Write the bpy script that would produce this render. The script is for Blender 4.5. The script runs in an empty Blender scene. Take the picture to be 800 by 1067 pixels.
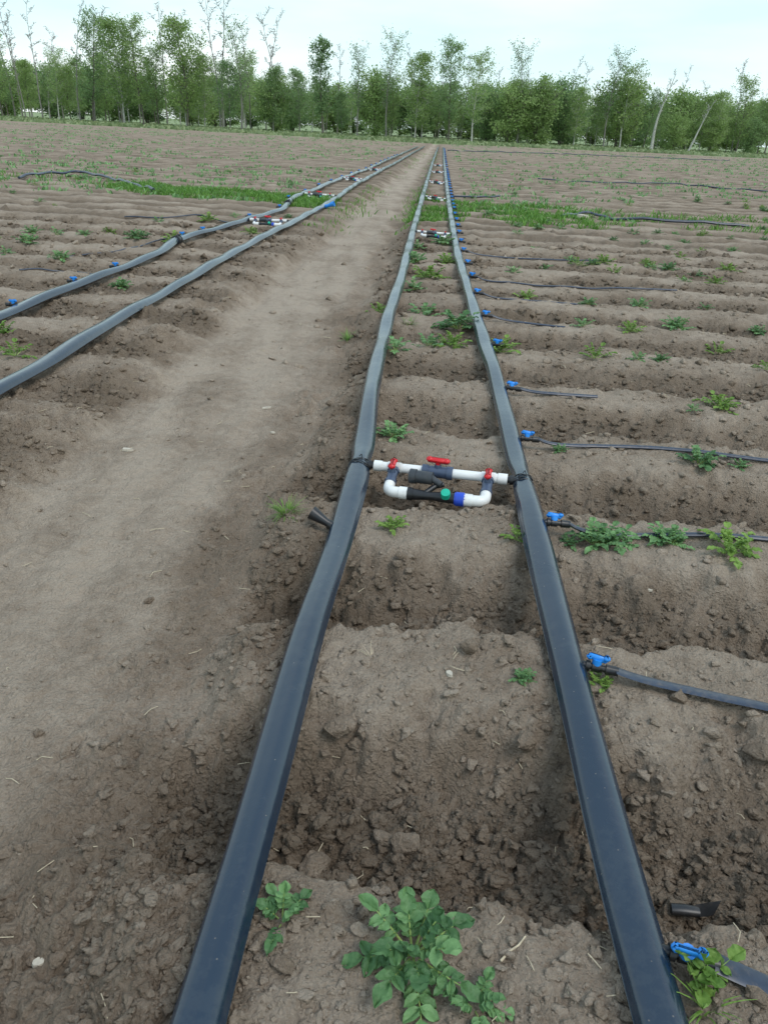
import bpy, math, random
import numpy as np
from mathutils import Matrix, Vector

sc = bpy.context.scene
col = sc.collection
# ------------------------------------------------------------------ camera
CAMH, FPX = 1.45, 800.0
YAW, PITCH, ROLL = math.radians(3.6), math.radians(26.75), math.radians(2.75)
def _rx(a): c, s = math.cos(a), math.sin(a); return np.array([[1, 0, 0], [0, c, -s], [0, s, c]])
def _rz(a): c, s = math.cos(a), math.sin(a); return np.array([[c, -s, 0], [s, c, 0], [0, 0, 1]])
CR = _rz(YAW) @ _rx(math.pi / 2 - PITCH) @ _rz(ROLL)
cam = bpy.data.cameras.new('camera'); cam_o = bpy.data.objects.new('camera', cam); col.objects.link(cam_o)
cam.sensor_fit = 'HORIZONTAL'; cam.sensor_width = 36.0; cam.lens = 36.0
cam.clip_start = 0.02; cam.clip_end = 5000
M = Matrix([list(CR[i]) + [0] for i in range(3)] + [[0, 0, 0, 1]]); M[2][3] = CAMH
cam_o.matrix_world = M
sc.camera = cam_o

# ------------------------------------------------------------------ world, sun, exposure
SUN_EL, SUN_AZ = math.radians(56), math.radians(125)      # azimuth from +Y towards +X
w = bpy.data.worlds.new('World'); sc.world = w; w.use_nodes = True
nt = w.node_tree; nt.nodes.clear()
N = nt.nodes.new; L = nt.links.new
out = N('ShaderNodeOutputWorld'); bg = N('ShaderNodeBackground'); bg.inputs['Strength'].default_value = 0.1
sky = N('ShaderNodeTexSky'); sky.sky_type = 'NISHITA'; sky.sun_disc = False
sky.sun_elevation = SUN_EL; sky.sun_rotation = SUN_AZ; sky.dust_density = 2.0
tc = N('ShaderNodeTexCoord'); sep = N('ShaderNodeSeparateXYZ'); L(tc.outputs['Generated'], sep.inputs[0])
ramp = N('ShaderNodeValToRGB'); ramp.color_ramp.interpolation = 'EASE'
e = ramp.color_ramp.elements
e[0].position = 0.0; e[0].color = (0.87, 0.96, 0.97, 1)
e[1].position = 0.85; e[1].color = (0.50, 0.66, 0.84, 1)
k = ramp.color_ramp.elements.new(0.10); k.color = (0.72, 0.90, 0.92, 1)
k = ramp.color_ramp.elements.new(0.35); k.color = (0.70, 0.85, 0.92, 1)
L(sep.outputs['Z'], ramp.inputs[0])
mp = N('ShaderNodeMapping'); mp.inputs['Scale'].default_value = (1.0, 1.0, 4.5); L(tc.outputs['Generated'], mp.inputs[0])
no = N('ShaderNodeTexNoise'); no.inputs['Scale'].default_value = 2.6; no.inputs['Detail'].default_value = 5; L(mp.outputs[0], no.inputs['Vector'])
cr2 = N('ShaderNodeValToRGB'); cr2.color_ramp.elements[0].position = 0.42; cr2.color_ramp.elements[1].position = 0.66
cr2.color_ramp.elements[0].color = (0.89, 0.965, 0.985, 1); cr2.color_ramp.elements[1].color = (1.15, 1.07, 1.05, 1); L(no.outputs['Fac'], cr2.inputs[0])
mul = N('ShaderNodeVectorMath'); mul.operation = 'MULTIPLY'; L(ramp.outputs[0], mul.inputs[0]); L(cr2.outputs[0], mul.inputs[1])
sca = N('ShaderNodeVectorMath'); sca.operation = 'SCALE'; sca.inputs['Scale'].default_value = 11.6; L(mul.outputs[0], sca.inputs[0])
mx = N('ShaderNodeMix'); mx.data_type = 'RGBA'; mx.inputs[0].default_value = 0.88
L(sky.outputs[0], mx.inputs[6]); L(sca.outputs[0], mx.inputs[7]); L(mx.outputs[2], bg.inputs['Color']); L(bg.outputs[0], out.inputs[0])
sl = bpy.data.lights.new('sun', 'SUN'); sl.energy = 1.5; sl.angle = math.radians(28); sl.color = (1, 0.96, 0.9)
so = bpy.data.objects.new('sun', sl); col.objects.link(so)
sd = Vector((math.sin(SUN_AZ) * math.cos(SUN_EL), math.cos(SUN_AZ) * math.cos(SUN_EL), math.sin(SUN_EL)))
so.rotation_euler = sd.to_track_quat('Z', 'Y').to_euler()
vs = sc.view_settings
vs.view_transform = 'Standard'; vs.look = 'None'; vs.gamma = 1; vs.use_curve_mapping = False; vs.exposure = 0.20

# ------------------------------------------------------------------ small helpers
rng = random.Random(7)
nr = np.random.RandomState(11)
def at(px, py, z=0.0):                      # where the ray of a photograph pixel meets height z
    d = CR @ np.array([(px - 400) / FPX, -(py - 533.5) / FPX, -1.0]); t = (z - CAMH) / d[2]
    return float(d[0] * t), float(d[1] * t)
def proj(x, y, z):
    p = CR.T @ np.array([x, y, z - CAMH]); return 400 + FPX * p[0] / -p[2], 533.5 - FPX * p[1] / -p[2]
def tag(o, label=None, cat=None, group=None, kind=None):
    if label: o['label'] = label
    if cat: o['category'] = cat
    if group: o['group'] = group
    if kind: o['kind'] = kind
    return o
def empty(name, loc=(0, 0, 0), rz=0.0):
    o = bpy.data.objects.new(name, None); col.objects.link(o); o.empty_display_size = 0.05
    o.location = loc; o.rotation_euler = (0, 0, rz); return o
def copy_tree(o, parent=None):
    c = o.copy(); col.objects.link(c)
    if parent: c.parent = parent
    for ch in list(o.children): copy_tree(ch, c)
    return c

class MB:
    """collects shapes that become one mesh"""
    def __init__(s): s.v = []; s.f = []; s.n = 0; s.c = []
    def add(s, v, f, c=None):
        v = np.asarray(v, float); s.v.append(v)
        s.f.extend([tuple(i + s.n for i in q) for q in f]); s.n += len(v)
        s.c.append(np.full(len(v), 0.5 if c is None else c) if np.ndim(c) == 0 else np.asarray(c))
    def tube(s, pts, rad, n=10, caps=True, flat=1.0, c=None):
        pts = [Vector(p) for p in pts]; m = len(pts)
        if not hasattr(rad, '__len__'): rad = [rad] * m
        T = [(pts[min(i + 1, m - 1)] - pts[max(i - 1, 0)]).normalized() for i in range(m)]
        up = Vector((0, 0, 1)) if abs(T[0].z) < 0.9 else Vector((0, 1, 0))
        V = []
        nrm = (up - T[0] * up.dot(T[0])).normalized()
        for i in range(m):
            nrm = (nrm - T[i] * nrm.dot(T[i])).normalized(); bi = T[i].cross(nrm)
            for j in range(n):
                a = 2 * math.pi * j / n
                V.append(pts[i] + (nrm * math.sin(a) * flat + bi * math.cos(a)) * rad[i])
        F = [(i * n + j, i * n + (j + 1) % n, (i + 1) * n + (j + 1) % n, (i + 1) * n + j) for i in range(m - 1) for j in range(n)]
        if caps: F += [tuple(range(n))[::-1], tuple((m - 1) * n + j for j in range(n))]
        s.add([tuple(p) for p in V], F, c)
    def box(s, cx, cy, cz, sx, sy, sz, rot=None, bev=0.15):
        b = bev * min(sx, sy, sz); V = []
        # chamfered box: three rings
        def ring(z, ins): 
            x, y = sx / 2 - ins, sy / 2 - ins
            return [(-x + b, -y, z), (x - b, -y, z), (x, -y + b, z), (x, y - b, z), (x - b, y, z), (-x + b, y, z), (-x, y - b, z), (-x, -y + b, z)]
        for z, i in ((-sz / 2, b), (-sz / 2 + b, 0), (sz / 2 - b, 0), (sz / 2, b)): V += ring(z, i)
        F = [(r * 8 + j, r * 8 + (j + 1) % 8, r * 8 + 8 + (j + 1) % 8, r * 8 + 8 + j) for r in range(3) for j in range(8)]
        F += [tuple(range(8))[::-1], tuple(24 + j for j in range(8))]
        V = np.array(V)
        if rot is not None: V = V @ np.array(rot.to_3x3()).T
        s.add(V + np.array([cx, cy, cz]), F)
    def build(s, name, mat, parent=None, smooth=True, attr=False):
        me = bpy.data.meshes.new(name)
        V = np.concatenate(s.v); me.from_pydata(V.tolist(), [], s.f)
        if smooth: me.polygons.foreach_set('use_smooth', [True] * len(me.polygons))
        if attr:
            a = me.attributes.new('tone', 'FLOAT', 'POINT'); a.data.foreach_set('value', np.concatenate(s.c).astype(np.float32))
        if smooth:
            try: me.set_sharp_from_angle(angle=math.radians(48))
            except Exception: pass
        me.materials.append(mat)
        o = bpy.data.objects.new(name, me); col.objects.link(o)
        if parent is not None: o.parent = parent
        return o

# ------------------------------------------------------------------ noise on arrays
def _h(ix, iy, seed):
    x = (ix.astype(np.int64) * 374761393 + iy.astype(np.int64) * 668265263 + seed * 974634541) & 0xFFFFFFFF
    x = ((x ^ (x >> 13)) * 1274126177) & 0xFFFFFFFF
    x = ((x ^ (x >> 16)) * 2246822519) & 0xFFFFFFFF
    return ((x ^ (x >> 15)) & 0xFFFFFF) / float(0x1000000)
def noise(x, y, seed=0):                    # gradient noise, about -1..1
    ix, iy = np.floor(x), np.floor(y); fx, fy = x - ix, y - iy
    u = fx * fx * fx * (fx * (fx * 6 - 15) + 10); v = fy * fy * fy * (fy * (fy * 6 - 15) + 10)
    def g(dx, dy):
        a = _h(ix + dx, iy + dy, seed) * 6.2831853
        return np.cos(a) * (fx - dx) + np.sin(a) * (fy - dy)
    a = g(0, 0) * (1 - u) + g(1, 0) * u; b = g(0, 1) * (1 - u) + g(1, 1) * u
    return (a * (1 - v) + b * v) * 1.5
def sst(a, b, x):
    t = np.clip((x - a) / (b - a), 0, 1); return t * t * (3 - 2 * t)
def fbm(x, y, lam, octs, s, seed, gain=0.55):
    z = np.zeros_like(x); a = 1.0
    for o in range(octs):
        fade = sst(1.5, 3.5, lam / s)
        if np.any(fade > 0): z += a * fade * noise(x / lam + 17.3 * o, y / lam - 9.1 * o, seed + o)
        lam *= 0.5; a *= gain
    return z
def lumps(x, y, cell, s, seed, dens=0.6):   # rounded clods sitting in a jittered grid
    x, y = x + 0.32 * cell * noise(x / cell * 1.7, y / cell * 1.7, seed + 7), y + 0.32 * cell * noise(x / cell * 1.7 + 9, y / cell * 1.7, seed + 8)
    ix, iy = np.floor(x / cell), np.floor(y / cell); h = np.zeros_like(x)
    for dx in (-1, 0, 1):
        for dy in (-1, 0, 1):
            jx, jy = ix + dx, iy + dy
            cx = (jx + 0.15 + 0.7 * _h(jx, jy, seed)) * cell; cy = (jy + 0.15 + 0.7 * _h(jx, jy, seed + 1)) * cell
            r = cell * (0.25 + 0.5 * _h(jx, jy, seed + 2) ** 1.5) * (_h(jx, jy, seed + 3) < dens)
            ax = 0.75 + 0.5 * _h(jx, jy, seed + 4)
            d2 = ((x - cx) * ax) ** 2 + ((y - cy) / ax) ** 2
            h = np.maximum(h, np.sqrt(np.maximum(r * r - d2, 0)) * 0.75)
    return h * sst(1.5, 4, cell / s)

ROW0, ROWP = 0.93, 0.936
def drift(y): return -0.012 * np.clip(y, 0, 90)
def field_end(x): return 86 + 0.25 * np.abs(x + 3) 
def ground(x, y, s=None, full=False):
    x = np.asarray(x, float); y = np.asarray(y, float)
    if s is None: s = np.full_like(x, 0.006)
    wy = y + 0.055 * fbm(x, y, 0.8, 2, s, 3) + 0.070 * fbm(x, y, 0.26, 5, s, 5, 0.62)
    # disturbed strip between and beside the hoses: edges break up more
    u = (wy - ROW0) / ROWP; kk = np.round(u); d = (u - kk) * ROWP
    wtop = 0.15 + 0.05 * noise(x * 0.9, kk * 3.7 + 0.5, 21)
    fd = np.clip((d + wtop + 0.30) / 0.30, 0, 1); front = 0.5 * fd ** 1.6 + 0.5 * fd * fd * (3 - 2 * fd); back = 1 - sst(wtop - 0.02, wtop + 0.15, d)
    p = np.minimum(front, back)
    rh = 0.165 + 0.04 * noise(x * 0.8, kk * 5.1 + 0.3, 23) - 0.115 * sst(1.9, 6.5, y)
    xr = -0.70 + drift(y) + 0.07 * fbm(x * 0 + 3, y, 1.3, 3, s, 31)
    xl = -1.68 + 0.12 * fbm(x * 0 + 8, y, 1.6, 3, s, 37) + 0.4 * drift(y)
    inhose = sst(-0.55, -0.25, x - drift(y)) * (1 - sst(0.4, 0.8, x - drift(y)))
    p = p * (1 - 0.0 * inhose)
    rh = rh * (1 - 0.68 * sst(-3.9, -3.2, x) * (1 - sst(-2.0, -1.6, x)))
    zf = -rh * (1 - p) + 0.02 * fbm(x, y, 0.6, 2, s, 41) + 0.022 * sst(5, 14, y) * fbm(x, y, 0.9, 3, s, 43, 0.8)
    pm = sst(xl - 0.38, xl, x) * (1 - sst(xr, xr + 0.26, x))
    zp = -0.125 + 0.022 * fbm(x, y, 0.9, 2, s, 51) + 0.016 * noise(x * 6, y * 0.8, 53) + 0.004 * fbm(x, y, 0.12, 3, s, 54)
    z = zf * (1 - pm) + zp * pm
    g = sst(-1.5, 1.0, y - field_end(x) - 3 * noise(x * 0.2, y * 0.2, 55))
    z = z * (1 - g) + g * (-0.05)
    loose = (1 - 0.72 * p * (1 - pm)) * (1 - 0.85 * sst(0.5, 1, pm))
    patch = sst(-0.35, 0.35, fbm(x, y, 0.5, 2, s, 61))
    edge = sst(xr - 0.42, xr + 0.0, x) * (1 - sst(xr + 0.30, xr + 0.50, x))
    bank = sst(xl - 0.9, xl - 0.4, x) * (1 - sst(xl - 0.2, xl + 0.1, x))
    rough = np.clip(np.maximum(loose * (0.62 + 0.38 * patch), 0.8 * np.maximum(edge, bank) * (0.5 + 0.5 * patch)), 0.06, 1) * (1 - g)
    z += rough * (0.048 * fbm(x, y, 0.24, 6, s, 71, 0.62)
                  + 0.75 * lumps(x, y, 0.105, s, 81, 0.40) + 0.95 * lumps(x, y, 0.048, s, 91, 0.7) + 0.95 * lumps(x, y, 0.022, s, 95, 0.8))
    z += (1 - rough) * (0.010 * fbm(x, y, 0.13, 6, s, 101, 0.72) + 0.45 * lumps(x, y, 0.024, s, 105, 0.22) + 0.4 * lumps(x, y, 0.05, s, 107, 0.06)) * (1 - g)
    if not full: return z
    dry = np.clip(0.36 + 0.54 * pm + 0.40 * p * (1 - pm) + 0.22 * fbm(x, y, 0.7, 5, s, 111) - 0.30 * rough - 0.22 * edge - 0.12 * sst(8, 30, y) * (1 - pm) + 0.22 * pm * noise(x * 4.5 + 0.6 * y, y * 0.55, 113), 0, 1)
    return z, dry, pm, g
def gz(x, y): return float(ground(np.array([x]), np.array([y]))[0])

# ------------------------------------------------------------------ materials
def mat(name): 
    m = bpy.data.materials.new(name); m.use_nodes = True
    return m, m.node_tree.nodes, m.node_tree.links, m.node_tree.nodes['Principled BSDF']
def simple(name, rgb, rough=0.5, var=0.12, scale=30, bump=0.0, metal=0.0, spec=0.5, dirt=0.0):
    m, n, l, b = mat(name)
    t = n.new('ShaderNodeTexCoord'); no = n.new('ShaderNodeTexNoise'); no.inputs['Scale'].default_value = scale; no.inputs['Detail'].default_value = 5
    l.new(t.outputs['Object'], no.inputs['Vector'])
    r = n.new('ShaderNodeValToRGB'); r.color_ramp.elements[0].position = 0.3; r.color_ramp.elements[1].position = 0.7
    r.color_ramp.elements[0].color = tuple(c * (1 - var) for c in rgb) + (1,); r.color_ramp.elements[1].color = tuple(min(1, c * (1 + var)) for c in rgb) + (1,)
    l.new(no.outputs['Fac'], r.inputs[0]); o = r.outputs[0]
    if dirt:
        n2 = n.new('ShaderNodeTexNoise'); n2.inputs['Scale'].default_value = scale * 0.6; n2.inputs['Detail'].default_value = 8; n2.inputs['Roughness'].default_value = 0.7
        l.new(t.outputs['Object'], n2.inputs['Vector'])
        r2 = n.new('ShaderNodeValToRGB'); r2.color_ramp.elements[0].position = 0.5; r2.color_ramp.elements[1].position = 0.75
        r2.color_ramp.elements[0].color = (0, 0, 0, 1); r2.color_ramp.elements[1].color = (dirt,) * 3 + (1,)
        l.new(n2.outputs['Fac'], r2.inputs[0])
        mxx = n.new('ShaderNodeMix'); mxx.data_type = 'RGBA'; l.new(r2.outputs[0], mxx.inputs[0]); l.new(o, mxx.inputs[6]); mxx.inputs[7].default_value = (0.2, 0.155, 0.115, 1)
        o = mxx.outputs[2]
    l.new(o, b.inputs['Base Color']); b.inputs['Roughness'].default_value = rough; b.inputs['Metallic'].default_value = metal
    b.inputs['Specular IOR Level'].default_value = spec
    if bump:
        bu = n.new('ShaderNodeBump'); bu.inputs['Strength'].default_value = bump; bu.inputs['Distance'].default_value = 0.01
        l.new(no.outputs['Fac'], bu.inputs['Height']); l.new(bu.outputs[0], b.inputs['Normal'])
    return m
def soil_mat(name, attr=True):
    m, n, l, b = mat(name)
    t = n.new('ShaderNodeTexCoord')
    def nz(sc_, det, ro=0.6):
        q = n.new('ShaderNodeTexNoise'); q.inputs['Scale'].default_value = sc_; q.inputs['Detail'].default_value = det; q.inputs['Roughness'].default_value = ro
        l.new(t.outputs['Object'], q.inputs['Vector']); return q.outputs['Fac']
    n1 = nz(16, 8, 0.65); n2 = nz(150, 4, 0.7); n3 = nz(2.2, 4)
    def mth(op, a, bb):
        q = n.new('ShaderNodeMath'); q.operation = op
        for i, vv in enumerate((a, bb)):
            if isinstance(vv, (int, float)): q.inputs[i].default_value = vv
            else: l.new(vv, q.inputs[i])
        return q.outputs[0]
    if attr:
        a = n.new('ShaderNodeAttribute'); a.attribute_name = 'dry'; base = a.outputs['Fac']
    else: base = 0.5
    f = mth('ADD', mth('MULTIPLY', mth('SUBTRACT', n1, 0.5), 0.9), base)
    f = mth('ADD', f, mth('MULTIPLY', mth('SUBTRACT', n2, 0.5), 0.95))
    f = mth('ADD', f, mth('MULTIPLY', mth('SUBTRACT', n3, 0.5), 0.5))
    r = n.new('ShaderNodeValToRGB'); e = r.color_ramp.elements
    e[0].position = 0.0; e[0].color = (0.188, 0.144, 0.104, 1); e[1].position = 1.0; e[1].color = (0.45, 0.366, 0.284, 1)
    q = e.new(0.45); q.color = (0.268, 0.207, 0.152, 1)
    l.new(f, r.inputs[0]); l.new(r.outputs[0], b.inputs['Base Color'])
    b.inputs['Roughness'].default_value = 0.95; b.inputs['Specular IOR Level'].default_value = 0.12
    vo = n.new('ShaderNodeTexVoronoi'); vo.feature = 'SMOOTH_F1'; vo.inputs['Scale'].default_value = 95; vo.inputs['Smoothness'].default_value = 0.35
    wn = n.new('ShaderNodeTexNoise'); wn.inputs['Scale'].default_value = 60; l.new(t.outputs['Object'], wn.inputs['Vector'])
    wm = n.new('ShaderNodeVectorMath'); wm.operation = 'MULTIPLY_ADD'; l.new(wn.outputs['Color'], wm.inputs[0]); wm.inputs[1].default_value = (0.02, 0.02, 0.02); l.new(t.outputs['Object'], wm.inputs[2]); l.new(wm.outputs[0], vo.inputs['Vector'])
    hgt = mth('ADD', mth('ADD', mth('MULTIPLY', n2, 0.45), mth('MULTIPLY', nz(55, 7, 0.75), 1.1)), mth('MULTIPLY', vo.outputs['Distance'], -0.7))
    bu = n.new('ShaderNodeBump'); bu.inputs['Strength'].default_value = 1.0; bu.inputs['Distance'].default_value = 0.016
    l.new(hgt, bu.inputs['Height']); l.new(bu.outputs[0], b.inputs['Normal'])
    return m
def leaf_mat(name, a, bcol, trans=0.25, rough=0.5):
    m, n, l, b = mat(name)
    at_ = n.new('ShaderNodeAttribute'); at_.attribute_name = 'tone'
    oi = n.new('ShaderNodeObjectInfo')
    ad = n.new('ShaderNodeMath'); ad.operation = 'MULTIPLY_ADD'; l.new(oi.outputs['Random'], ad.inputs[0]); ad.inputs[1].default_value = 0.5; 
    sb = n.new('ShaderNodeMath'); sb.operation = 'SUBTRACT'; l.new(at_.outputs['Fac'], sb.inputs[0]); sb.inputs[1].default_value = 0.25
    l.new(sb.outputs[0], ad.inputs[2])
    r = n.new('ShaderNodeValToRGB'); r.color_ramp.elements[0].color = tuple(a) + (1,); r.color_ramp.elements[1].color = tuple(bcol) + (1,)
    tn = n.new('ShaderNodeTexCoord'); ln_ = n.new('ShaderNodeTexNoise'); ln_.inputs['Scale'].default_value = 45; ln_.inputs['Detail'].default_value = 4; l.new(tn.outputs['Object'], ln_.inputs['Vector'])
    lm = n.new('ShaderNodeMath'); lm.operation = 'MULTIPLY_ADD'; l.new(ln_.outputs['Fac'], lm.inputs[0]); lm.inputs[1].default_value = 0.9; 
    la = n.new('ShaderNodeMath'); la.operation = 'SUBTRACT'; l.new(ad.outputs[0], la.inputs[0]); la.inputs[1].default_value = 0.45; l.new(la.outputs[0], lm.inputs[2])
    l.new(lm.outputs[0], r.inputs[0])
    l.new(r.outputs[0], b.inputs['Base Color']); b.inputs['Roughness'].default_value = rough; b.inputs['Specular IOR Level'].default_value = 0.35
    tr = n.new('ShaderNodeBsdfTranslucent'); l.new(r.outputs[0], tr.inputs['Color'])
    mx_ = n.new('ShaderNodeMixShader'); mx_.inputs[0].default_value = trans
    l.new(b.outputs[0], mx_.inputs[1]); l.new(tr.outputs[0], mx_.inputs[2])
    tcx = n.new('ShaderNodeTexCoord'); nn_ = n.new('ShaderNodeTexNoise'); nn_.inputs['Scale'].default_value = 110; nn_.inputs['Detail'].default_value = 2; l.new(tcx.outputs['Object'], nn_.inputs['Vector'])
    bb = n.new('ShaderNodeBump'); bb.inputs['Strength'].default_value = 0.6; bb.inputs['Distance'].default_value = 0.006; l.new(nn_.outputs['Fac'], bb.inputs['Height']); l.new(bb.outputs[0], b.inputs['Normal'])
    l.new(mx_.outputs[0], n['Material Output'].inputs['Surface'])
    return m
MAT = {}
MAT['soil'] = soil_mat('soil'); MAT['clod'] = soil_mat('clod_soil', False)
def grass_ground():
    m, n, l, b = mat('meadow_turf'); t = n.new('ShaderNodeTexCoord')
    q = n.new('ShaderNodeTexNoise'); q.inputs['Scale'].default_value = 0.25; q.inputs['Detail'].default_value = 10; q.inputs['Roughness'].default_value = 0.75; l.new(t.outputs['Object'], q.inputs['Vector'])
    r = n.new('ShaderNodeValToRGB'); r.color_ramp.elements[0].position = 0.35; r.color_ramp.elements[1].position = 0.66
    r.color_ramp.elements[0].color = (0.17, 0.23, 0.10, 1); r.color_ramp.elements[1].color = (0.30, 0.34, 0.19, 1)
    l.new(q.outputs['Fac'], r.inputs[0]); l.new(r.outputs[0], b.inputs['Base Color']); b.inputs['Roughness'].default_value = 0.9; b.inputs['Specular IOR Level'].default_value = 0.1
    return m
MAT['turf'] = grass_ground()
def hose_mat():
    m, n, l, b = mat('hose_film'); t = n.new('ShaderNodeTexCoord')
    q = n.new('ShaderNodeTexNoise'); q.inputs['Scale'].default_value = 30; q.inputs['Detail'].default_value = 8; q.inputs['Roughness'].default_value = 0.75; l.new(t.outputs['Object'], q.inputs['Vector'])
    big = n.new('ShaderNodeTexNoise'); big.inputs['Scale'].default_value = 3.5; big.inputs['Detail'].default_value = 6; big.inputs['Roughness'].default_value = 0.7; l.new(t.outputs['Object'], big.inputs['Vector'])
    sm = n.new('ShaderNodeMath'); sm.operation = 'MULTIPLY_ADD'; l.new(big.outputs['Fac'], sm.inputs[0]); sm.inputs[1].default_value = 0.75; l.new(q.outputs['Fac'], sm.inputs[2])
    r = n.new('ShaderNodeValToRGB'); r.color_ramp.elements[0].position = 0.90; r.color_ramp.elements[1].position = 1.0
    r.color_ramp.elements[0].color = (0.008, 0.021, 0.040, 1); r.color_ramp.elements[1].color = (0.016, 0.029, 0.046, 1)
    l.new(sm.outputs[0], r.inputs[0])
    fl = n.new('ShaderNodeTexVoronoi'); fl.inputs['Scale'].default_value = 70; fl.inputs['Randomness'].default_value = 1.0; l.new(t.outputs['Object'], fl.inputs['Vector'])
    fr = n.new('ShaderNodeValToRGB'); fr.color_ramp.elements[0].position = 0.06; fr.color_ramp.elements[0].color = (1, 1, 1, 1); fr.color_ramp.elements[1].position = 0.16; fr.color_ramp.elements[1].color = (0, 0, 0, 1); l.new(fl.outputs['Distance'], fr.inputs[0])
    fs = n.new('ShaderNodeSeparateColor'); l.new(fl.outputs['Color'], fs.inputs[0])
    fg_ = n.new('ShaderNodeMath'); fg_.operation = 'GREATER_THAN'; l.new(fs.outputs[0], fg_.inputs[0]); fg_.inputs[1].default_value = 0.90
    fm = n.new('ShaderNodeMath'); fm.operation = 'MULTIPLY'; l.new(fr.outputs[0], fm.inputs[0]); l.new(fg_.outputs[0], fm.inputs[1])
    fx = n.new('ShaderNodeMix'); fx.data_type = 'RGBA'; l.new(fm.outputs[0], fx.inputs[0]); l.new(r.outputs[0], fx.inputs[6]); fx.inputs[7].default_value = (0.15, 0.13, 0.11, 1)
    l.new(fx.outputs[2], b.inputs['Base Color'])
    q2 = n.new('ShaderNodeTexNoise'); q2.inputs['Scale'].default_value = 6; q2.inputs['Detail'].default_value = 5; l.new(t.outputs['Object'], q2.inputs['Vector'])
    mr = n.new('ShaderNodeMapRange'); mr.inputs[3].default_value = 0.16; mr.inputs[4].default_value = 0.34; l.new(q2.outputs['Fac'], mr.inputs[0]); l.new(mr.outputs[0], b.inputs['Roughness'])
    b.inputs['IOR'].default_value = 1.5; b.inputs['Coat Weight'].default_value = 0.35; b.inputs['Coat Roughness'].default_value = 0.16
    bu = n.new('ShaderNodeBump'); bu.inputs['Strength'].default_value = 0.35; bu.inputs['Distance'].default_value = 0.005
    q3 = n.new('ShaderNodeTexNoise'); q3.inputs['Scale'].default_value = 14; q3.inputs['Detail'].default_value = 3; l.new(t.outputs['Object'], q3.inputs['Vector'])
    l.new(q3.outputs['Fac'], bu.inputs['Height']); l.new(bu.outputs[0], b.inputs['Normal'])
    return m
MAT['hose'] = hose_mat()
MAT['tape'] = simple('drip_tape_film', (0.028, 0.040, 0.064), 0.34, 0.2, 60, dirt=0.5)
MAT['black'] = simple('black_plastic', (0.012, 0.013, 0.015), 0.38, 0.2, 40, dirt=0.15)
MAT['darkgrey'] = simple('dark_grey_plastic', (0.035, 0.04, 0.045), 0.5, 0.15, 50, dirt=0.2)
MAT['white'] = simple('white_pvc', (0.78, 0.78, 0.75), 0.34, 0.04, 20, dirt=0.5)
MAT['red'] = simple('red_plastic', (0.60, 0.015, 0.02), 0.35, 0.1, 30)
MAT['bluegrey'] = simple('blue_grey_pvc', (0.06, 0.085, 0.14), 0.35, 0.1, 30, dirt=0.1)
MAT['blue'] = simple('blue_plastic', (0.02, 0.24, 0.70), 0.35, 0.12, 30, dirt=0.08)
MAT['navy'] = simple('bright_blue_plastic', (0.02, 0.07, 0.50), 0.3, 0.1, 30)
MAT['green'] = simple('teal_plastic', (0.01, 0.42, 0.27), 0.35, 0.1, 30)
MAT['leaf'] = leaf_mat('potato_leaf', (0.060, 0.145, 0.050), (0.24, 0.43, 0.165))
MAT['leaf_light'] = leaf_mat('fresh_leaf', (0.13, 0.24, 0.04), (0.27, 0.42, 0.09), 0.3)
MAT['stem'] = simple('pale_green_stem', (0.26, 0.36, 0.10), 0.5, 0.2, 60)
MAT['blade'] = leaf_mat('grass_blade', (0.08, 0.20, 0.03), (0.20, 0.38, 0.07), 0.3)
MAT['straw'] = simple('dry_straw', (0.50, 0.42, 0.29), 0.8, 0.25, 90)
MAT['chip'] = simple('pale_chip', (0.46, 0.41, 0.33), 0.85, 0.2, 80)
MAT['bark'] = simple('grey_brown_bark', (0.14, 0.125, 0.105), 0.9, 0.4, 6, 0.5, spec=0.1)
MAT['birch'] = simple('pale_birch_bark', (0.40, 0.39, 0.35), 0.85, 0.35, 5, 0.4, spec=0.1)
MAT['twig'] = simple('grey_twig', (0.22, 0.205, 0.185), 0.9, 0.25, 5, spec=0.1)
MAT['crown_mid'] = leaf_mat('spring_foliage', (0.18, 0.27, 0.085), (0.38, 0.51, 0.19), 0.5)
MAT['crown_light'] = leaf_mat('fresh_spring_foliage', (0.21, 0.31, 0.09), (0.40, 0.52, 0.20), 0.5)
MAT['crown_dark'] = leaf_mat('dark_foliage', (0.13, 0.22, 0.085), (0.30, 0.43, 0.18), 0.5)

# ------------------------------------------------------------------ ground: field, path, meadow
def rows_list():
    ys = []; y = -1.6
    while y < 14.0:
        ys.append(y)
        y += 0.02 if y < 0.45 else 0.0032 * max(y, 0.9) * (1 + max(y, 0) / 8)
    a = ys; b = []; y = a[-1]
    while y < 150:
        b.append(y); y += (0.085 if y < 45 else 0.12) if y < 92 else 0.6
    return np.array(a), np.array(b)
def half_width(y): return 1.3 + 0.72 * np.maximum(y, 0)
def fan(ys, ncol):
    uu = np.linspace(-1, 1, ncol)
    Y = np.repeat(ys[:, None], ncol, 1); X = half_width(Y) * uu[None, :]
    S = half_width(Y) * 2 / ncol
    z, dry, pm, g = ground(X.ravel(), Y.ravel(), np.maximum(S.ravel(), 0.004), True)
    nrow = len(ys); i = np.arange(nrow - 1)[:, None] * ncol + np.arange(ncol - 1)[None, :]
    q = np.stack([i, i + 1, i + ncol + 1, i + ncol], -1).reshape(-1, 4)
    return np.stack([X.ravel(), Y.ravel(), z], 1), q, dry, pm, g
ya, yb = rows_list()
V1, Q1, d1, p1, g1 = fan(ya, 1000)
V2, Q2, d2, p2, g2 = fan(yb, 440)
GV = np.concatenate([V1, V2]); GQ = np.concatenate([Q1, Q2 + len(V1)])
GD = np.concatenate([d1, d2]); GP = np.concatenate([p1, p2]); GG = np.concatenate([g1, g2])
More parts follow.
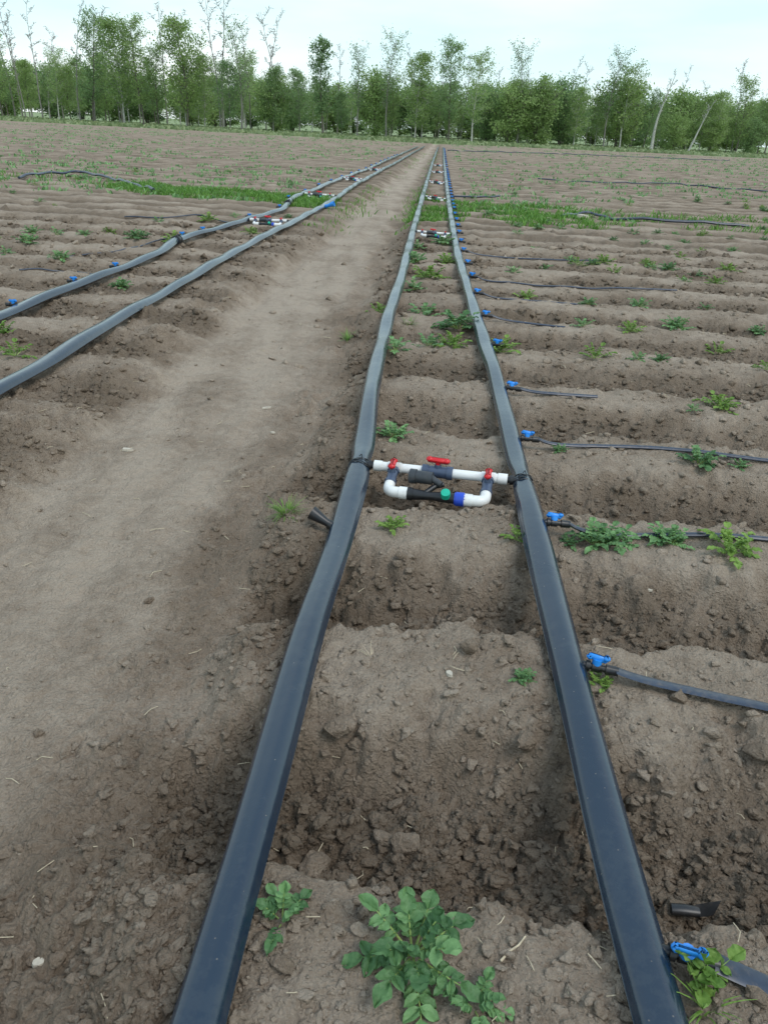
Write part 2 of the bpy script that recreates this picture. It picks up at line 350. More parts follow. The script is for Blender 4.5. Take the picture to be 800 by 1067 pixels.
def sub_mesh(name, sel, material, kind='structure', label=None):
    q = GQ[sel]; ids = np.unique(q); remap = np.zeros(len(GV), np.int64); remap[ids] = np.arange(len(ids))
    q = remap[q]; v = GV[ids]; me = bpy.data.meshes.new(name)
    me.vertices.add(len(v)); me.vertices.foreach_set('co', v.astype(np.float32).ravel())
    me.loops.add(q.size); me.loops.foreach_set('vertex_index', q.astype(np.int32).ravel())
    me.polygons.add(len(q)); me.polygons.foreach_set('loop_start', (np.arange(len(q)) * 4).astype(np.int32))
    me.update(calc_edges=True)
    me.polygons.foreach_set('use_smooth', np.ones(len(q), bool))
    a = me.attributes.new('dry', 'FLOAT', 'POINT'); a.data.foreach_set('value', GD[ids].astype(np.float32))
    me.materials.append(material); me.validate()
    o = bpy.data.objects.new(name, me); col.objects.link(o); tag(o, label, None, None, kind); return o
fp = GP[GQ].mean(1); fg = GG[GQ].mean(1)
is_m = fg > 0.5; is_p = (fp > 0.6) & ~is_m
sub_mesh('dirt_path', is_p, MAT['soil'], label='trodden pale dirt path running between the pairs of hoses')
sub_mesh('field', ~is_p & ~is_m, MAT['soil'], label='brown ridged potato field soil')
sub_mesh('meadow', is_m, MAT['turf'], label='pale green grass strip in front of the trees')
b = MB(); b.add([(-400, -60, -0.6), (400, -60, -0.6), (400, 500, -0.6), (-400, 500, -0.6)], [(0, 1, 2, 3)])
tag(b.build('terrain', MAT['turf'], smooth=False), 'flat land reaching the horizon', None, None, 'structure')

# ------------------------------------------------------------------ loose clods
def ico(sub):
    import bmesh
    bm = bmesh.new(); bmesh.ops.create_icosphere(bm, subdivisions=sub, radius=1.0)
    v = np.array([x.co[:] for x in bm.verts]); bm.verts.index_update(); f = np.array([[x.index for x in q.verts] for q in bm.faces]); bm.free(); return v, f
ICO = {1: ico(1), 2: ico(2), 3: ico(3)}
def lump_shape(sub, seed, amp=0.22):
    v, f = ICO[sub]; r = np.random.RandomState(seed); v = v.copy()
    for o in range(3 if sub > 1 else 2):
        for _ in range(4):
            ax = r.normal(size=3) * (1.4 * 1.8 ** o); v *= 1 + (amp * 0.5 / 1.5 ** o) * np.sin(v @ ax + r.rand() * 6.28)[:, None]
    for _ in range(6):                               # a few broken flats
        n = r.normal(size=3); n /= np.linalg.norm(n); d = v @ n; lim = 0.5 + 0.3 * r.rand()
        v -= np.maximum(d - lim, 0)[:, None] * n * 0.85
    return v * np.array([1, 0.8 + 0.35 * r.rand(), 0.62 + 0.25 * r.rand()]), f
SH = {1: [lump_shape(1, i, 0.4) for i in range(10)], 2: [lump_shape(2, 50 + i, 0.4) for i in range(10)], 3: [lump_shape(3, 80 + i, 0.45) for i in range(14)]}
def scatter_clods():
    n = 150000
    y = 0.55 * np.exp(nr.rand(n) * math.log(12 / 0.55)); x = (nr.rand(n) * 2 - 1) * (0.5 + 0.58 * y)
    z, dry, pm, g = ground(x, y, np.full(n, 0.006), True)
    e = 0.04; slope = np.hypot(ground(x + e, y) - z, ground(x, y + e) - z) / e
    keep = (nr.rand(n) < np.clip(0.05 + 1.25 * (1 - dry) ** 1.9, 0, 1) * np.where(pm > 0.7, 0.22, 1)) & (slope < 1.6)
    x, y, z = x[keep], y[keep], z[keep]; n = len(x)
    r = 0.0025 * (1 - nr.rand(n)) ** -0.55; r = np.clip(r, 0.002, 0.018) * (0.75 + 0.16 * y)
    vs_, fs_, dv, off = [], [], [], 0; dry = dry[keep]
    for i in range(n):
        q_ = r[i] / y[i]; sub = 3 if q_ > 0.009 else 2 if q_ > 0.004 else 1
        v, f = SH[sub][nr.randint(len(SH[sub]))]
        a = nr.rand() * 6.28; c, s = math.cos(a), math.sin(a)
        p = v * r[i]; p = np.stack([p[:, 0] * c - p[:, 1] * s, p[:, 0] * s + p[:, 1] * c, p[:, 2]], 1) + (x[i], y[i], z[i] + r[i] * 0.1)
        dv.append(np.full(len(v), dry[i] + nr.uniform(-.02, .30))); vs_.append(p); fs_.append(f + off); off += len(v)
    v = np.concatenate(vs_); q = np.concatenate(fs_); me = bpy.data.meshes.new('soil_crumbs')
    me.vertices.add(len(v)); me.vertices.foreach_set('co', v.astype(np.float32).ravel())
    me.loops.add(q.size); me.loops.foreach_set('vertex_index', q.astype(np.int32).ravel())
    me.polygons.add(len(q)); me.polygons.foreach_set('loop_start', (np.arange(len(q)) * 3).astype(np.int32)); me.update(calc_edges=True)
    me.polygons.foreach_set('use_smooth', np.ones(len(q), bool)); a_ = me.attributes.new('dry', 'FLOAT', 'POINT'); a_.data.foreach_set('value', np.concatenate(dv).astype(np.float32)); me.materials.append(MAT['soil'])
    o = bpy.data.objects.new('soil_crumbs', me); col.objects.link(o); tag(o, 'loose crumbs and small clods of brown soil over the ridges', 'soil crumbs', None, 'stuff')
scatter_clods()
for i, (px, py, rpx, lab) in enumerate([
    (330, 892, 17, 'largest brown soil clod in the furrow behind the big potato plant'),
    (352, 790, 16, 'rounded soil clod beside the left hose below the crumbled ridge edge'),
    (420, 886, 15, 'upright knobbly clod in the furrow above the big potato plant'),
    (549, 785, 11, 'egg-shaped clod on the right part of the crumbled slope'),
    (297, 1008, 13, 'round clod on the near ridge under the small potato sprout'),
    (274, 983, 9, 'small round clod tight against the near left hose'),
    (487, 678, 11, 'pale clod lying on the flat ridge top between the hoses'),
    (786, 1041, 11, 'round clod under the nearest drip tape by the yellow-green sprout'),
    (707, 727, 10, 'clod pushed against the drip tape end, right of the tiny weed'),
    (398, 880, 10, 'middle clod of the heap behind the big potato plant'),
    (786, 812, 14, 'large clod on the dug slope right of the right hose'),
    (62, 1002, 9, 'flat brown flake of soil lying on the lower left path'),
    (40, 766, 5, 'small dark clod alone on the smooth path'),
    (157, 631, 5, 'dark clod in the middle of the trodden path')]):
    x, y = at(px, py, -0.05); z = gz(x, y); x, y = at(px, py, z); z = gz(x, y)
    dep = y * 0.89 + (CAMH - z) * 0.45; r = rpx / 800 * dep
    b = MB(); v, f = lump_shape(3, 300 + i, 0.3); b.add(v * r, f.tolist())
    o = b.build('soil_clod', MAT['clod']); o.location = (x, y, z + r * 0.45); o.rotation_euler = (0, 0, i * 1.3)
    tag(o, lab, 'soil clod')

# ------------------------------------------------------------------ layflat hoses
def smooth_path(pts, step):
    P = np.array(pts, float); t = np.concatenate([[0], np.cumsum(np.hypot(*np.diff(P[:, :2], axis=0).T))])
    n = max(2, int(t[-1] / step)); tt = np.linspace(0, t[-1], n)
    # monotone-ish smoothing: linear interpolation then box blur
    Q = np.stack([np.interp(tt, t, P[:, i]) for i in range(P.shape[1])], 1)
    kw = max(3, min(int(0.5 / step), n // 3)) | 1
    for _ in range(2):
        pad = np.concatenate([2 * Q[:1] - Q[1:kw // 2 + 1][::-1], Q, 2 * Q[-1:] - Q[-kw // 2:-1][::-1]])
        Q2 = np.stack([np.convolve(pad[:, i], np.ones(kw) / kw, 'valid') for i in range(Q.shape[1])], 1)
        Q = Q2[:n]
    return Q
HOSE_Z = {}
def hose(key, pix, label, width, pinch=(), seed=0, zc=0.05, far=None):
    pts = [at(px, py, zc) for px, py in pix]
    x0, y0 = pts[0]; x1, y1 = pts[1]
    if key in 'AB': pts = [(x0, -1.4), (x0, 0.2)] + pts
    else:
        k = (x1 - x0) / (y1 - y0); pts = [(x0, -1.0), (x0, y0 - 2)] + pts
    if far: pts += far
    Q = smooth_path(pts, 0.05); n = len(Q)
    T = np.gradient(Q, axis=0); T /= np.linalg.norm(T, axis=1)[:, None]; Nn = np.stack([T[:, 1], -T[:, 0]], 1)
    zz = np.max([ground(Q[:, 0] + Nn[:, 0] * o, Q[:, 1] + Nn[:, 1] * o, np.full(n, 0.02)) for o in (-0.05, -0.025, 0, 0.025, 0.05)], 0)
    kw = 12; pad = np.pad(zz, kw, 'edge'); mxz = np.max([pad[i:i + n] for i in range(2 * kw + 1)], 0)
    zz = 0.85 * mxz + 0.15 * zz
    hw = 12 if key in 'AB' else 22; pad = np.pad(zz, hw, 'edge'); zz = np.convolve(pad, np.ones(2 * hw + 1) / (2 * hw + 1), 'valid')[:n]
    s = np.arange(n) * 0.05
    wv = width / 2 * (1 + 0.05 * np.sin(s * 1.7 + seed) + 0.04 * np.sin(s * 4.3 + 2 * seed))
    hv = 0.033 * (1 + 0.12 * np.sin(s * 2.3 + seed * 3) + 0.1 * np.sin(s * 5.9 + seed))
    for (py_, amount) in pinch:
        g = np.exp(-((Q[:, 1] - py_) / 0.10) ** 2); wv *= 1 - amount * g; hv *= 1 + 0.1 * g
    zc_ = zz + hv * 0.92 + 0.007
    prof = []
    for j in range(9):
        a = math.pi * j / 8; prof.append((math.cos(a) * 0.985, (math.sin(a) ** 0.85)))
    prof = [(1.045, -0.10)] + prof + [(-1.045, -0.10)] + [(-0.9, -0.45), (-0.5, -0.9), (0, -1.0), (0.5, -0.9), (0.9, -0.45)]
    m = len(prof); V = []
    crease = 0.10 * np.sin(s * 0.9 + seed)
    for (a, c) in prof:
        up = c * hv * (1 + (0.10 * np.cos((a - 0.35 - crease) * 5) if c > 0.3 else 0))
        V.append(np.stack([Q[:, 0] + Nn[:, 0] * a * wv, Q[:, 1] + Nn[:, 1] * a * wv, zc_ + up], 1))
    V = np.stack(V, 1).reshape(-1, 3)
    F = [(i * m + j, i * m + (j + 1) % m, (i + 1) * m + (j + 1) % m, (i + 1) * m + j) for i in range(n - 1) for j in range(m)]
    F += [tuple(range(m))[::-1], tuple((n - 1) * m + j for j in range(m))]
    b = MB(); b.add(V, F); o = b.build('layflat_hose', MAT['hose']); tag(o, label, 'irrigation hose', 'layflat hoses along the path')
    HOSE_Z[key] = (Q, zc_, wv)
    return o
def on_hose(key, y):
    Q, zc, wv = HOSE_Z[key]; i = int(np.argmin(np.abs(Q[:, 1] - y)))
    return float(Q[i, 0]), float(zc[i]), float(wv[i])
PA = [(207, 1067), (262, 880), (318, 660), (350, 570), (377, 480), (388, 400), (404, 330), (418, 290), (430, 242), (439, 210), (446, 185), (451, 168)]
PB = [(697, 1067), (652, 930), (610, 760), (566, 590), (541, 490), (519, 400), (490, 310), (476, 262), (468, 215), (465, 190), (463, 172)]
PC = [(0, 330), (60, 305), (120, 282), (170, 262), (183, 252), (200, 246), (240, 235), (296, 217), (304, 207), (345, 190), (380, 177), (410, 164)]
PD = [(0, 407), (60, 372), (120, 335), (180, 300), (240, 265), (300, 235), (340, 213), (375, 190), (420, 165)]
hose('A', PA, 'dark blue-grey flat hose along the right edge of the dirt path, without blue valves', 0.098, [(3.28, 0.22)], 0.4, far=[(-1.35, 68)])
hose('B', PB, 'dark blue-grey flat hose with blue valves along its right side', 0.098, [(3.22, 0.2)], 1.7, far=[(-0.95, 68)])
hose('C', PC, 'outer grey hose of the left pair, kinked at a black coupling, farthest from the path', 0.106, [(9.6, 0.3), (15.9, 0.3)], 2.9, far=[(-2.9, 66)])
hose('D', PD, 'grey hose along the left edge of the dirt path, nearer of the left pair', 0.106, [], 4.1, far=[(-2.4, 66)])

# ------------------------------------------------------------------ PVC bypass assemblies
def wing(b, cx, cy, cz, ln, axis='x', tilt=0.0):
    R = Matrix.Rotation(tilt, 3, 'Y') @ (Matrix.Rotation(math.pi / 2, 3, 'Z') if axis == 'y' else Matrix.Identity(3))
    b.tube([(cx, cy, cz - 0.014), (cx, cy, cz + 0.006)], [0.011, 0.012], 10)
    b.box(cx, cy, cz + 0.006, ln, 0.025, 0.024, R, 0.35)
    for sg in (-1, 1):
        v = R @ Vector((sg * ln * 0.36, 0, 0.0)); b.box(cx + v.x, cy + v.y, cz + 0.008 + v.z, ln * 0.30, 0.030, 0.022, R, 0.35)
def bypass():
    r = empty('pvc_bypass')
    LN = 0.62; R0 = 0.0205
    b = MB()
    b.tube([(0.03, 0, 0), (0.245, 0, 0)], R0, 16); b.tube([(0.36, 0, 0), (0.595, 0, 0)], R0, 16)
    for x0, x1 in ((0.025, 0.06), (0.085, 0.145), (0.49, 0.55), (0.56, 0.60)): b.tube([(x0, 0, 0), (x1, 0, 0)], R0 * 1.16, 16)
    b.build('main_pipe', MAT['white'], r)
    b = MB(); b.tube([(-0.03, 0, 0), (0.025, 0, 0)], [0.016, 0.014], 12); b.tube([(0.0, 0, 0), (0.014, 0, 0)], 0.022, 8); b.build('hose_stub', MAT['black'], r)
    b = MB(); b.tube([(0.60, 0, 0), (0.665, 0, 0)], [0.014, 0.016], 12); b.tube([(0.61, 0, 0), (0.624, 0, 0)], 0.022, 8); b.build('hose_stub', MAT['black'], r)
    # centre valve
    v = empty('ball_valve'); v.parent = r
    b = MB(); b.tube([(0.238, 0, 0), (0.366, 0, 0)], 0.026, 16); b.tube([(0.236, 0, 0), (0.262, 0, 0)], 0.031, 8); b.tube([(0.342, 0, 0), (0.368, 0, 0)], 0.031, 8)
    b.tube([(0.302, 0, 0), (0.302, 0, 0.036)], [0.02, 0.014], 12); b.build('valve_body', MAT['bluegrey'], v)
    b = MB(); wing(b, 0.302, 0, 0.048, 0.100, 'x', 0.05); b.build('handle', MAT['red'], v)
    # side legs towards the camera with their own valves
    for x in (0.115, 0.52):
        v = empty('ball_valve'); v.parent = r
        b = MB(); b.tube([(x, -0.02, 0), (x, -0.10, -0.03)], 0.022, 14); b.tube([(x, -0.022, -0.001), (x, -0.036, -0.006)], 0.0265, 8); b.tube([(x, -0.088, -0.026), (x, -0.104, -0.031)], 0.0265, 8)
        b.tube([(x, -0.055, -0.01), (x, -0.055, 0.022)], [0.018, 0.012], 12); b.build('valve_body', MAT['bluegrey'], v)
        b = MB(); wing(b, x, -0.05, 0.032, 0.085, 'y'); b.build('handle', MAT['red'], v)
    for sg, x in ((1, 0.115), (-1, 0.52)):
        b = MB(); pts = [(x, -0.098, -0.030), (x, -0.125, -0.038)]
        for q in range(1, 7):
            a = q / 6 * math.pi / 2; pts.append((x + sg * 0.032 * (1 - math.cos(a)), -0.125 - 0.032 * math.sin(a), -0.042))
        pts += [(x + sg * 0.075, -0.157, -0.042)]
        b.tube(pts, 0.0235, 14); b.tube([(x + sg * 0.05, -0.157, -0.042), (x + sg * (0.105 if sg > 0 else 0.1), -0.157, -0.042)], 0.0265, 16)
        b.build('elbow', MAT['white'], r)
    b = MB(); b.tube([(0.20, -0.157, -0.042), (0.23, -0.157, -0.042), (0.30, -0.157, -0.042), (0.33, -0.157, -0.042), (0.41, -0.157, -0.042)], [0.024, 0.024, 0.017, 0.021, 0.023], 14)
    b.tube([(0.20, -0.157, -0.042), (0.222, -0.157, -0.042)], 0.029, 8)
    b.tube([(0.27, -0.157, -0.035), (0.31, -0.120, -0.012), (0.34, -0.10, -0.01)], 0.012, 8)
    b.build('venturi_injector', MAT['black'], r)
    b = MB(); b.tube([(0.36, -0.165, -0.03), (0.36, -0.178, -0.008)], [0.021, 0.019], 14); b.build('injector_cap', MAT['green'], r)
    b = MB(); b.tube([(0.402, -0.157, -0.042), (0.436, -0.157, -0.042)], 0.031, 8); b.tube([(0.396, -0.157, -0.042), (0.44, -0.157, -0.042)], 0.0265, 14); b.build('union_nut', MAT['navy'], r)
    b = MB(); b.tube([(0.20, -0.095, 0.012), (0.295, -0.105, 0.014)], 0.027, 16); b.tube([(0.198, -0.095, 0.012), (0.225, -0.098, 0.0125)], 0.031, 12); b.tube([(0.29, -0.105, 0.014), (0.335, -0.125, 0.0)], [0.016, 0.012], 10)
    b.build('strainer', MAT['darkgrey'], r)
    return r
proto = bypass()
def tie_on(key, y, parent_group):
    x, z, wv = on_hose(key, y)
    b = MB()
    for q in range(4):
        pts = []; oy = (q - 1.5) * 0.016 + rng.uniform(-0.006, 0.006); sl_ = rng.uniform(-0.03, 0.03)
        for j in range(25):
            a = j / 24 * 2 * math.pi; pts.append((math.cos(a) * (wv * 1.05), oy + sl_ * math.sin(a * 2) + 0.01 * math.cos(a), math.sin(a) * 0.036))
        b.tube(pts, 0.0028, 6, False)
    b.tube([(wv * 0.3, 0.0, 0.034), (wv * 0.1, 0.03, 0.05), (-wv * 0.1, 0.02, 0.043)], 0.0025, 6)
    o = b.build('wire_tie', MAT['black']); o.location = (x, y, z); return o
first = True
def place_bypass(ka, kb, y, label, grp='white valve assemblies bridging the hoses', dy=0.0):
    global first
    xa, za, wa = on_hose(ka, y); xb, zb, wb = on_hose(kb, y)
    o = proto if first else copy_tree(proto)
    first = False
    x0, x1 = xa + wa * 0.9, xb - wb * 0.9
    s = (x1 - x0) / 0.63
    o.location = (x0, y, za + 0.012); o.rotation_euler = (0, -math.atan2(zb - za, x1 - x0), math.atan2(dy, x1 - x0)); o.scale = (s, min(s, 1.1), min(s, 1.1))
    tag(o, label, 'pipe assembly', grp); return o
YM = at(382, 484, 0.06)[1]
place_bypass('A', 'B', YM, 'nearest white PVC valve assembly with three red handles between the two hoses', dy=-0.075)
for key, dy in (('A', 0.0), ('B', -0.075)):
    o = tie_on(key, YM + dy, None)
    tag(o, 'black wire wrapped round the ' + ('left' if key == 'A' else 'right') + ' hose at the end of the nearest white valve assembly', 'wire tie', 'black wire ties')
for ka, kb, px, py, lab in [
    ('A', 'B', 450, 243, 'second white and red valve pipe beyond the near assembly, short of the green weeds'),
    ('A', 'B', 455, 207, 'white valve pipe between the hoses just behind the green weed strip'),
    ('A', 'B', 457, 190, 'white cross pipe between the right hose pair, next one behind the weed strip\'s pipe'),
    ('A', 'B', 458, 179, 'far white cross pipe of the right hose pair, second from its far end'),
    ('A', 'B', 459, 172, 'farthest white cross pipe of the right hose pair'),
    ('C', 'D', 270, 230, 'nearest white valve assembly of the left hose pair, in front of the green strip'),
    ('C', 'D', 325, 203, 'white valve pipe of the left hose pair just behind the green grass strip'),
    ('C', 'D', 362, 186, 'third white cross pipe of the left hose pair'),
    ('C', 'D', 385, 176, 'farthest white cross pipe of the left hose pair')]:
    place_bypass(ka, kb, at(px, py, 0.06)[1], lab)

# ------------------------------------------------------------------ drip valves and tapes
def drip_valve_proto():
    r = empty('drip_valve')
    b = MB(); b.tube([(-0.02, 0, 0), (0.012, 0, 0)], 0.011, 10); b.tube([(0.004, 0, 0), (0.016, 0, 0)], 0.017, 8)
    b.tube([(0.012, 0, 0), (0.075, 0, 0)], 0.0105, 10); b.tube([(0.022, 0, 0), (0.046, 0, 0)], 0.0155, 10); b.tube([(0.062, 0, 0), (0.098, 0, 0)], [0.016, 0.0145], 8)
    b.build('valve_body', MAT['black'], r)
    b = MB(); b.tube([(0.034, 0, 0.008), (0.034, 0, 0.026)], [0.014, 0.015], 12)
    b.box(0.034, 0, 0.030, 0.058, 0.013, 0.02, Matrix.Rotation(0.1, 3, 'Y'), 0.35)
    b.box(0.058, 0, 0.033, 0.022, 0.022, 0.02, None, 0.35); b.box(0.010, 0, 0.029, 0.018, 0.019, 0.018, None, 0.35)
    b.build('handle', MAT['blue'], r)
    return r
vproto = drip_valve_proto(); vfirst = True
def place_valve(key, y, side, label, rz=0.0, group=None, twist=0.0):
    global vfirst
    x, z, wv = on_hose(key, y); o = vproto if vfirst else copy_tree(vproto); vfirst = False
    o.location = (x + side * wv * 0.93, y, z + 0.008); o.rotation_euler = (twist, 0.06 , (math.pi if side < 0 else 0) + rz)
    tag(o, label, 'valve', group or 'blue drip valves along the hoses'); return o
def tape(pts, label, wdt=0.011, th=0.0042, seed=0, group='black drip tapes on the ridges', bury=0.0, lift=0.006, twist=0.0):
    P = np.array(pts, float); Q = smooth_path(P[:, :2], 0.03); n = len(Q)
    zz = ground(Q[:, 0], Q[:, 1], np.full(n, 0.012)); s = np.arange(n) * 0.03
    pad = np.pad(zz, 4, 'edge'); zz = np.max([pad[i:i + n] for i in range(9)], 0); pad = np.pad(zz, 4, 'edge'); zz = np.convolve(pad, np.ones(9) / 9, 'valid')[:n]
    z = zz + lift - bury * np.maximum(0, np.sin(s * 1.1 + seed)) 
    if P.shape[1] > 2:                           # the start hangs from the valve
        t = np.exp(-s / 0.09); z = np.maximum(z, P[0, 2] * t + z * (1 - t))
    T = np.gradient(Q, axis=0); T /= np.linalg.norm(T, axis=1)[:, None]; Nn = np.stack([T[:, 1], -T[:, 0]], 1)
    V = []; m = 8
    rot = twist * np.sin(s * 0.8 + seed)
    for j in range(m):
        a = 2 * math.pi * j / m; c_, s_ = math.cos(a) * wdt, math.sin(a) * th
        cx = c_ * np.cos(rot) - s_ * np.sin(rot); cz = c_ * np.sin(rot) + s_ * np.cos(rot)
        V.append(np.stack([Q[:, 0] + Nn[:, 0] * cx, Q[:, 1] + Nn[:, 1] * cx, z + cz], 1))
    V = np.stack(V, 1).reshape(-1, 3)
    F = [(i * m + j, i * m + (j + 1) % m, (i + 1) * m + (j + 1) % m, (i + 1) * m + j) for i in range(n - 1) for j in range(m)] + [tuple(range(m))[::-1], tuple((n - 1) * m + j for j in range(m))]
    b = MB(); b.add(V, F); o = b.build('drip_tape', MAT['tape']); tag(o, label, 'drip tape', group); return o
VPIX = [(702, 985), (614, 690), (569, 545), (544, 455), (525, 402), (511, 357), (501, 327), (493, 304), (487, 287), (484, 274), (480, 261)]
VLAB = ['nearest blue valve, half hidden behind the yellow-green sprout at the hose', 'blue valve on the hose opposite the crumbled ridge top, feeding the flat sagging tape',
        'blue valve right beside the leafy potato clump, just in front of the white assembly', 'blue valve just behind the right end of the nearest white valve assembly',
        'blue valve with a short tape soon buried in soil, next behind the long tapes', 'blue valve tucked under a leafy potato plant beside the hose']
TAPX = [[(800, 1030), (940, 1092), (1080, 1150)], [(700, 712), (800, 735), (960, 770)], [(660, 552), (730, 556), (800, 565), (1000, 578)], [(640, 463), (730, 470), (800, 480), (1000, 500)],
        [(570, 407), (620, 410)], None, [(545, 330), (590, 340)], [(540, 306), (600, 312)], [(540, 292), (580, 297), (700, 300)], None, [(520, 270), (640, 276)]]
TLAB = ['nearest drip tape, flat black strip leaving the hose under the yellow-green sprout', 'wide flat blue-black drip tape sagging off the ridge opposite the crumbled edge',
        'dark drip tape running through the row of leafy potato clumps', 'long straight drip tape just behind the white valve assembly', 'short drip tape that disappears into the soil',
        '', 'thin dark drip tape with a bend, on the sixth ridge past the assembly', 'faint thin drip tape behind the bent one', 'dark drip tape lying loose before a row of seedlings', '', 'dark drip tape nearest in front of the green weeds on the right']
VY = []
for i, (px, py) in enumerate(VPIX):
    y = at(px, py, 0.06)[1]; VY.append(y)
    v = place_valve('B', y, 1, VLAB[i] if i < 6 else 'small blue valve in the close line of valves along the right hose before the weeds', rz=rng.uniform(-0.12, 0.08) - (0.15 if i < 2 else 0),
                    group=None if i < 6 else 'small blue valves along the right hose', twist=rng.uniform(-0.55, 0.35))
    if TAPX[i]:
        x0, y0, z0 = v.location; a = v.rotation_euler.z
        pts = [(x0 + 0.09 * math.cos(a), y0 + 0.09 * math.sin(a), z0)]
        for (tx, ty) in TAPX[i]:
            zz = 0.02; xx, yy = at(tx, ty, zz)
            if i >= 4: yy = y0 + rng.uniform(-0.04, 0.04)
            pts.append((xx, yy, zz))
        tape(pts, TLAB[i], wdt=0.023 if i < 2 else 0.0145, th=0.004 if i < 2 else 0.009, seed=i, bury=0.0 if i < 4 else 0.016, twist=0.12 if i < 2 else 0.1)
y = VY[-1]; k = 0
while y < 62:
    y += ROWP * (1 if y < 30 else 2) + rng.uniform(-0.08, 0.08)
    place_valve('B', y, 1, 'tiny blue valve in the distant line of valves along the right hose beyond the weeds' if y > 14 else 'small blue valve in the close line of valves along the right hose before the weeds', group='small blue valves along the right hose' if y < 14 else 'tiny distant blue valves along the right hose'); k += 1
LV = [(22, 318), (77, 293), (122, 277), (190, 246), (213, 240), (265, 226)]
LL = ['blue valve on the outer left hose at the picture\'s left edge', 'blue valve on the outer left hose, two places before the black coupling', 'blue valve on the outer left hose just before the black coupling',
      'blue valve just behind the black coupling on the outer left hose', 'blue valve halfway between the black coupling and the left pair\'s white assembly', 'blue valve beside the nearest white assembly of the left pair']
for i, (px, py) in enumerate(LV):
    y = at(px, py, 0.06)[1]; v = place_valve('C', y, -1, LL[i], rz=rng.uniform(-0.1, 0.1))
y = 14.5
while y < 45:
    place_valve('C', y, -1, 'tiny blue valve in the distant line of valves along the outer left hose', group='tiny distant blue valves along the outer left hose'); y += ROWP * 2
def gpts(pp, lift=0.01):
    o = []
    for px, py in pp:
        z = 0.0
        for _ in range(3): x, y = at(px, py, z); z = gz(x, y) + lift
        o.append((x, y))
    return o
tape(gpts([(240, 229), (205, 226), (172, 224), (130, 226)]), 'thin dark drip tape leaving the outer left hose towards the left', 0.012, 0.01)
tape(gpts([(160, 199), (120, 190), (85, 182), (50, 184), (20, 186)]), 'thick black tape looping off the ridge at the left end of the green strip', 0.035, 0.03, lift=0.05)
tape(gpts([(185, 249), (160, 250), (120, 262), (60, 262)]), 'thin dark drip tape just behind the black coupling, running left', 0.01, 0.008, bury=0.02)
tape(gpts([(120, 288), (70, 281), (20, 280)]), 'faint drip tape on the left ridge before the black coupling', 0.01, 0.008, bury=0.02, seed=2)
tape(gpts([(585, 227), (600, 224), (615, 224), (640, 228), (700, 233), (780, 236)]), 'thick black tape humped over a pale stone at the right end of the weeds', 0.03, 0.026, lift=0.04)
tape(gpts([(470, 205), (500, 207), (520, 208)]), 'dark tape leaving the right hose at the back of the weed strip', 0.03, 0.02, lift=0.02)
tape(gpts([(560, 187), (640, 190), (720, 194), (800, 200)]), 'long dark tape far out in the right-hand field', 0.03, 0.02, lift=0.03, bury=0.03)
tape(gpts([(466, 157), (600, 161), (760, 167)]), 'farthest dark tape near the meadow edge of the right-hand field', 0.04, 0.03, lift=0.03)
# black couplings clamped on the outer left hose
for y, lab in ((at(183, 252, 0.05)[1], 'black coupling at the kink of the outer left hose'), (at(300, 212, 0.05)[1], 'black coupling on the outer left hose where the green strip crosses')):
    x, z, wv = on_hose('C', y); r = empty('hose_coupling', (x, y, z)); tag(r, lab, 'hose coupling', 'black hose couplings')
    b = MB(); b.tube([(0, -0.07, 0.004), (0, -0.03, 0.006), (0, 0.03, 0.006), (0, 0.07, 0.004)], [0.05, 0.058, 0.058, 0.05], 14, flat=0.8); b.build('sleeve', MAT['black'], r)
    for q in (-0.045, 0.045):
        b = MB(); b.tube([(0, q - 0.006, 0.006), (0, q + 0.006, 0.006)], 0.062, 16, flat=0.82); b.box(0.02, q, 0.06, 0.02, 0.016, 0.016); b.build('clamp', MAT['darkgrey'], r)
# open black stub on the left hose
def stub(name, p, d, ln, r0, r1, m, label, cat):
    d = Vector(d).normalized(); p = Vector(p); root = empty(name, p); tag(root, label, cat)
    b = MB(); n = 18; V = []; rr = [(0, r0), (0.3, r0 * 1.02), (1, r1), (1, r1 * 0.86), (0.35, r0 * 0.8)]
    side = d.cross(Vector((0, 0, 1))).normalized(); up = side.cross(d)
    for t, q in rr:
        for j in range(n): a = 2 * math.pi * j / n; V.append(tuple(d * ln * t + (side * math.cos(a) + up * math.sin(a)) * q))
    F = [(i * n + j, i * n + (j + 1) % n, (i + 1) * n + (j + 1) % n, (i + 1) * n + j) for i in range(4) for j in range(n)] + [tuple(4 * n + j for j in range(n)), tuple(range(n))[::-1]]
    b.add(V, F); b.build('tube', m, root); 
    b = MB(); b.tube([tuple(d * -0.02), tuple(d * 0.012)], r0 * 1.25, 8); b.build('collar', m, root); return root
ya_ = at(345, 540, 0.06)[1]; x, z, wv = on_hose('A', ya_)
stub('outlet_stub', (x - wv * 0.95, ya_, z), (-0.85, 0.22, 0.42), 0.095, 0.016, 0.029, MAT['black'], 'short black flared outlet tube sticking out of the hose beside the path', 'hose outlet')
yb_ = at(352, 214, 0.08)[1]; x, z, wv = on_hose('D', yb_)
stub('outlet_stub', (x + wv * 0.95, yb_, z), (0.85, -0.1, 0.30), 0.17, 0.028, 0.052, MAT['blue'], 'blue flared outlet tube sticking out of the left hose pair over the path edge', 'hose outlet')
